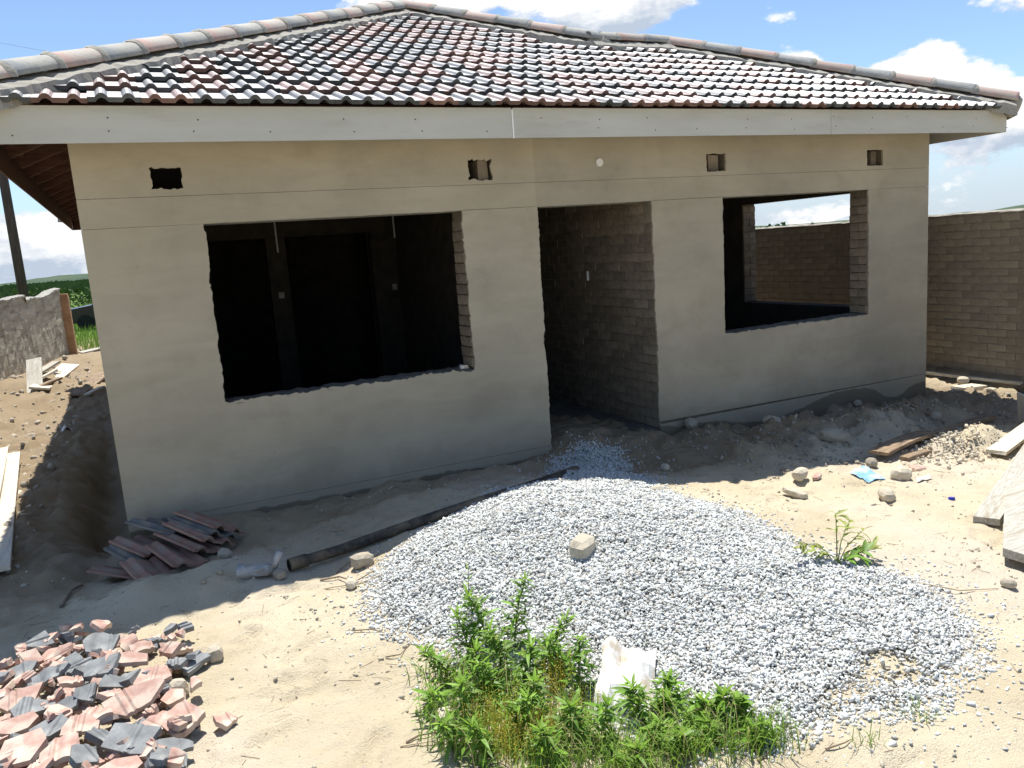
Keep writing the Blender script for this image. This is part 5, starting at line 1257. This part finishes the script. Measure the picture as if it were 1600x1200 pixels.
WD = [(762, 1010, .33, (-.05, .1), 30, 'leaf', 'tall leafy weed with bright top at the back of the clump'), (805, 1020, .35, (.08, .05), 30, 'leaf', 'tallest leafy weed right beside the back one'),
 (735, 1035, .24, (-.3, 0), 24, 'leaf', 'leafy weed leaning left over the gravel'), (700, 1060, .22, (-.25, 0), 22, 'leaf', 'low leafy weed at the left rim under the leaning one'),
 (850, 1050, .24, (.3, .05), 26, 'leaf', 'weed with drooping leaves over the gravel right of the tall pair'), (680, 1105, .13, (-.4, -.1), 12, 'leaf', 'small weed standing out at the far left of the clump'),
 (905, 1085, .24, (.15, 0), 28, 'leaf', 'bushy dark weed touching the left side of the white sack'), (880, 1060, .22, (.1, 0), 20, 'leaf', 'thin weed right behind the yellow stalks'),
 (775, 1095, .2, (0, -.1), 26, 'leaf', 'broad weed in the middle of the clump'), (730, 1120, .2, (-.2, -.1), 24, 'leaf', 'bright weed low at the left of the clump'),
 (835, 1120, .19, (.1, -.1), 24, 'leaf', 'weed among yellow stalks near the clump centre'), (940, 1160, .17, (.1, 0), 22, 'leaf', 'weed growing in front of the white sack'),
 (1000, 1125, .22, (.02, .1), 26, 'leaf', 'weed standing right in front of the white sack corner'), (1035, 1120, .16, (.2, 0), 22, 'broad', 'broad leaved weed right of the white sack'),
 (1080, 1135, .18, (.1, 0), 26, 'broad', 'broad leaved weed in the middle of the right arm'), (1120, 1130, .2, (.05, 0), 28, 'broad', 'dark broad leaved weed with upright top in the right arm'),
 (1160, 1140, .19, (.2, .05), 28, 'broad', 'outermost broad leaved weed at the right end of the clump'), (1060, 1170, .12, (0, -.2), 18, 'broad', 'low weed in front of the right arm'),
 (760, 1180, .18, (-.1, -.1), 24, 'leaf', 'weed cut by the bottom edge at the left of the clump'), (860, 1190, .17, (0, -.1), 24, 'leaf', 'weed cut by the bottom edge below the yellow stalks'), (985, 1195, .13, (0, -.1), 20, 'leaf', 'weed at the bottom edge under the white sack')]
WD += [(785, 1055, .26, (.05, 0), 30, 'leaf', 'weed filling the gap in front of the tall pair'), (745, 1070, .22, (-.1, .05), 26, 'leaf', 'weed below the left leaning one'), (820, 1080, .24, (.1, .05), 28, 'leaf', 'dark weed under the drooping leaves'),
       (800, 1150, .2, (.05, -.05), 28, 'leaf', 'weed at the middle bottom among yellow stalks'), (715, 1165, .16, (-.2, -.1), 22, 'leaf', 'leafy weed at the lower left rim of the clump'), (900, 1155, .18, (0, 0), 26, 'leaf', 'weed between the yellow stalks and the white sack'),
       (1100, 1165, .13, (.1, -.1), 22, 'broad', 'broad leaved weed low in the middle of the right arm'), (1020, 1165, .14, (0, -.1), 22, 'leaf', 'narrow leaved weed low under the white sack corner'), (1180, 1160, .13, (.2, 0), 18, 'leaf', 'little weed at the very right end of the clump'), (1050, 1105, .19, (.1, .1), 24, 'leaf', 'narrow leaved weed right of the white sack corner')]
for i, (px, py, h, ln, nl, kd, lab) in enumerate(WD): weed(px, py, h*(.98 if px < 960 else .70), ln, nl+14, kd, lab, 700+i, .86, 7)
# thin tall sprig
p = gp(738, 960); r = empty('thin_sprig', p, 'thin upright sprig rising alone above the left weeds', 'weed'); part('stem', MB().tube([p, p+V3((-.01, 0, .12)), p+V3((.0, .0, .26))], [.003, .0025, .0012], 6), MT['stem'], r)
for i in range(12): put_leaf(r, p+V3((-.005, 0, .05+.018*i)), i*2.4, .7, LV['tip'][1], .5+.02*(i % 4))
def seedling():
    p = gp(1308, 884); r = empty('young_seedling', p, 'young shrub seedling with olive leaves at the upper edge of the gravel', 'seedling'); rr = random.Random(3)
    br = [((-.01, .0, .30), 9, .9), ((-.24, .05, .17), 9, 1.), ((-.16, .10, .10), 7, 1.), ((.16, .06, .20), 9, 1.), ((.27, .05, .13), 8, 1.), ((.17, -.06, .06), 11, 1.2), ((.08, -.07, .05), 11, 1.2), ((-.10, -.03, .09), 6, .9), ((.24, -.03, .05), 9, 1.1)]
    for bi, (d, nl, s) in enumerate(br):
        d = V3(d); pts = [p - up(.02), p + V3((d.x*.3, d.y*.3, d.z*.55)), p + V3((d.x*.7, d.y*.7, d.z*.85)), p + d]; part('branch', MB().tube(pts, [.004, .003, .0022, .0012], 6), MT['stem'], r, smooth=True)
        for i in range(nl):
            k = .3+.7*(i+1)/nl; j = min(2, int(k*3)); b = pts[j].lerp(pts[j+1], k*3-j); az = math.atan2(d.y, d.x) + rr.choice((-1, 1))*rr.uniform(.3, 1.3)
            if bi == 0: az = rr.uniform(0, 6.28)
            put_leaf(r, b, az, rr.uniform(-.1, .8), rr.choice(LV['olive_g' if bi in (5, 6) else 'olive']), s*rr.uniform(.8, 1.25), rr.uniform(-.5, .5))
seedling()
def weed_grass():
    """blades, dry stalks and yellow flowering stems between the weeds"""
    r_ = np.random.default_rng(15); C_ = [(gp(*q), s_, n) for q, s_, n in (((770, 1080), .20, 900), ((730, 1150), .2, 700), ((830, 1150), .22, 900), ((900, 1120), .12, 350), ((960, 1190), .18, 500), ((1080, 1165), .2, 700), ((1150, 1165), .15, 420), ((690, 1060), .1, 200), ((1200, 1160), .12, 120), ((860, 1195), .22, 500), ((1020, 1190), .2, 400))]
    def blades(name, m, frac, hs, w0, label, cat, seed, curve=.6):
        rr = np.random.default_rng(seed); V = []; F = []; k = 0
        for c, s_, n in C_:
            for i in range(int(n*frac)):
                x, y = c.x+rr.normal(0, s_*.45), c.y+rr.normal(0, s_*.45); z = gz(x, y) if i % 6 == 0 else z_last if i else gz(x, y); z_last = z
                h = rr.uniform(*hs); a = rr.uniform(0, 6.283); l = rr.uniform(.3, curve+.5)*h; w = w0*rr.uniform(.7, 1.3); dx, dy = -math.sin(a)*w, math.cos(a)*w; ex, ey = math.cos(a)*l, math.sin(a)*l
                b = [np.array([x, y, z-.01]), np.array([x+ex*.25, y+ey*.25, z+h*.55]), np.array([x+ex*.6, y+ey*.6, z+h*.9]), np.array([x+ex*1.1, y+ey*1.1, z+h*.98])]
                for j, p_ in enumerate(b[:3]): wd = (1, .8, .5)[j]; V += [p_-np.array([dx, dy, 0])*wd, p_+np.array([dx, dy, 0])*wd]
                V.append(b[3]); F += [(k, k+1, k+3, k+2), (k+2, k+3, k+5, k+4), (k+4, k+5, k+6)]; k += 7
        me = bpy.data.meshes.new(name); me.from_pydata([tuple(v) for v in V], [], F); me.materials.append(MT[m]); me.update(); o = link(bpy.data.objects.new(name, me)); tag(o, label, cat, kind='stuff')
    blades('weed_grass', 'grass', .26, (.04, .13), .0024, 'green grass blades growing through the weed clump', 'grass', 1)
    blades('weed_grass', 'leaf_tip', .16, (.04, .14), .0022, 'bright fresh grass blades in the weed clump', 'grass', 2)
    blades('dry_grass', 'grass_dry', .045, (.10, .22), .0014, 'dry yellowish stalks standing in the weed clump', 'grass', 3, .4)
    V = []; F = []; k = 0; rr = np.random.default_rng(7)
    for q, n in (((800, 1140), 30), ((850, 1160), 30), ((870, 1080), 26), ((905, 1120), 24), ((740, 1140), 14), ((815, 1190), 22), ((880, 1060), 20), ((830, 1110), 22), ((780, 1170), 22)):
        c = gp(*q)
        for i in range(n):
            x, y = c.x+rr.normal(0, .055), c.y+rr.normal(0, .055); z = c.z; h = rr.uniform(.10, .2)
            for b in range(16):
                t_ = rr.uniform(.45, 1.0); p_ = np.array([x+rr.normal(0, .02)*t_, y+rr.normal(0, .02)*t_, z+h*t_]); s_ = rr.uniform(.0025, .005); a = rr.normal(size=3); a /= np.linalg.norm(a); e_ = np.cross(a, rr.normal(size=3)); e_ /= np.linalg.norm(e_)
                V += [p_-a*s_, p_+e_*s_*.5, p_+a*s_, p_-e_*s_*.5]; F.append((k, k+1, k+2, k+3)); k += 4
            V += [np.array([x-.001, y, z]), np.array([x+.001, y, z]), np.array([x+.001, y, z+h]), np.array([x-.001, y, z+h])]; F.append((k, k+1, k+2, k+3)); k += 4
    me = bpy.data.meshes.new('yellow_weed'); me.from_pydata([tuple(v) for v in V], [], F); me.materials.append(MT['yellow_weed']); me.update(); tag(link(bpy.data.objects.new('yellow_weed', me)), 'yellow brown flowering stalks inside the weed clump', 'weeds', kind='stuff')
weed_grass()
def tufts():
    rr = random.Random(31)
    for px, py, n, h, lab in ((660, 1045, 22, .12, 'small grass tuft at the left tip of the weeds'), (1355, 1160, 26, .07, 'thin grass tuft on sand right of the gravel tip'), (1435, 1110, 22, .08, 'sparse grass tuft at the lower right gravel rim'), (1215, 1150, 30, .12, 'grass tuft spilling from the right end of the weeds'), (740, 790+170, 14, .12, 'fine grass tuft at the foot of the thin sprig')):
        p = gp(px, py); mb = MB()
        for i in range(n):
            b = p + V3((rr.gauss(0, .03), rr.gauss(0, .03), -.005)); a = rr.uniform(0, 6.28); l = h*rr.uniform(.3, 1.1); hh = h*rr.uniform(.5, 1.1); w = .0018
            s_ = V3((-math.sin(a)*w, math.cos(a)*w, 0)); m_ = b + V3((math.cos(a)*l*.4, math.sin(a)*l*.4, hh*.75)); e_ = b + V3((math.cos(a)*l, math.sin(a)*l, hh))
            mb.add([b-s_, b+s_, m_+s_*.7, m_-s_*.7, e_], [(0, 1, 2, 3), (3, 2, 4)])
        solo('grass_tuft', mb, MT['grass'], p, lab, 'grass', 'grass tufts on the sand')
tufts()
def twig(pts, rad, label, m='twig', group='dry twigs and straws on the sand'):
    P = [gp(x, y)+up(.006+.01*(i % 2)) for i, (x, y) in enumerate(pts)]; solo('twig', MB().tube(P, [rad*(1-.5*i/(len(P)-1)) for i in range(len(P))], 6), MT[m], P[0], label, 'twig', group)
twig([(634, 1157), (655, 1148), (680, 1142), (712, 1150)], .005, 'dark twig lying left of the weeds by the pinkish stone'); twig([(680, 1105), (678, 1142)], .004, 'short twig standing at the end of the dark twig')
twig([(625, 1162), (680, 1158), (745, 1165)], .004, 'long straight straw below the dark twig', 'straw'); twig([(548, 983), (580, 982), (612, 988)], .004, 'straw on the sand left of the gravel edge')
twig([(602, 1022), (625, 1018), (640, 1000)], .004, 'bent twig at the lower left gravel edge'); twig([(480, 921), (520, 915), (560, 912), (600, 898)], .006, 'pale root running to the gravel at the shade line', 'straw')
twig([(500, 905), (530, 900), (555, 908), (585, 893)], .006, 'tangled grey root under the broken block'); twig([(525, 890), (545, 880), (575, 885), (590, 872)], .005, 'curled root between block and gravel')
twig([(660, 818), (690, 826), (712, 812)], .004, 'pale curled root beside the black pipe', 'straw'); twig([(1290, 1168), (1320, 1160), (1330, 1155)], .004, 'thin twig right of the weeds'); twig([(1185, 1190), (1200, 1180), (1205, 1165)], .004, 'curved dry stem at the right end of the weeds')
twig([(95, 945), (112, 925), (128, 912)], .012, 'dark stick in the shade before the fallen tiles'); twig([(1420, 890+20), (1500, 925), (1560, 920)], .005, 'straw on the sand right of the gravel tip', 'straw')
twig([(240, 1190), (262, 1140), (275, 1125)], .004, 'dry straw standing in the right side of the shard heap', 'straw'); twig([(255, 1150), (300, 1138)], .003, 'second straw lying across the broad pink shard', 'straw')
def straws():
    r_ = np.random.default_rng(3); V = []; F = []; k = 0
    for i in range(520):
        x, y = r_.uniform(-.8, 7), r_.uniform(1.5, 5.6); l = r_.uniform(.015, .06); a = r_.uniform(0, 6.28); z = gz(x, y)+.004; w = .0014; dx, dy = math.cos(a)*l, math.sin(a)*l
        V += [(x-dy*.03-dx, y-dy, z), (x-dx-math.sin(a)*w, y-dy+math.cos(a)*w, z+.003), (x+dx-math.sin(a)*w, y+dy+math.cos(a)*w, z+.004), (x+dx+math.sin(a)*w, y+dy-math.cos(a)*w, z+.002)]; F.append((k, k+1, k+2, k+3)); k += 4
    me = bpy.data.meshes.new('straw'); me.from_pydata(V, [], F); me.materials.append(MT['twig']); me.update(); tag(link(bpy.data.objects.new('loose_straw', me)), 'bits of dry straw strewn over the sand', 'straw', kind='stuff')
straws()
bpy.context.view_layer.update()
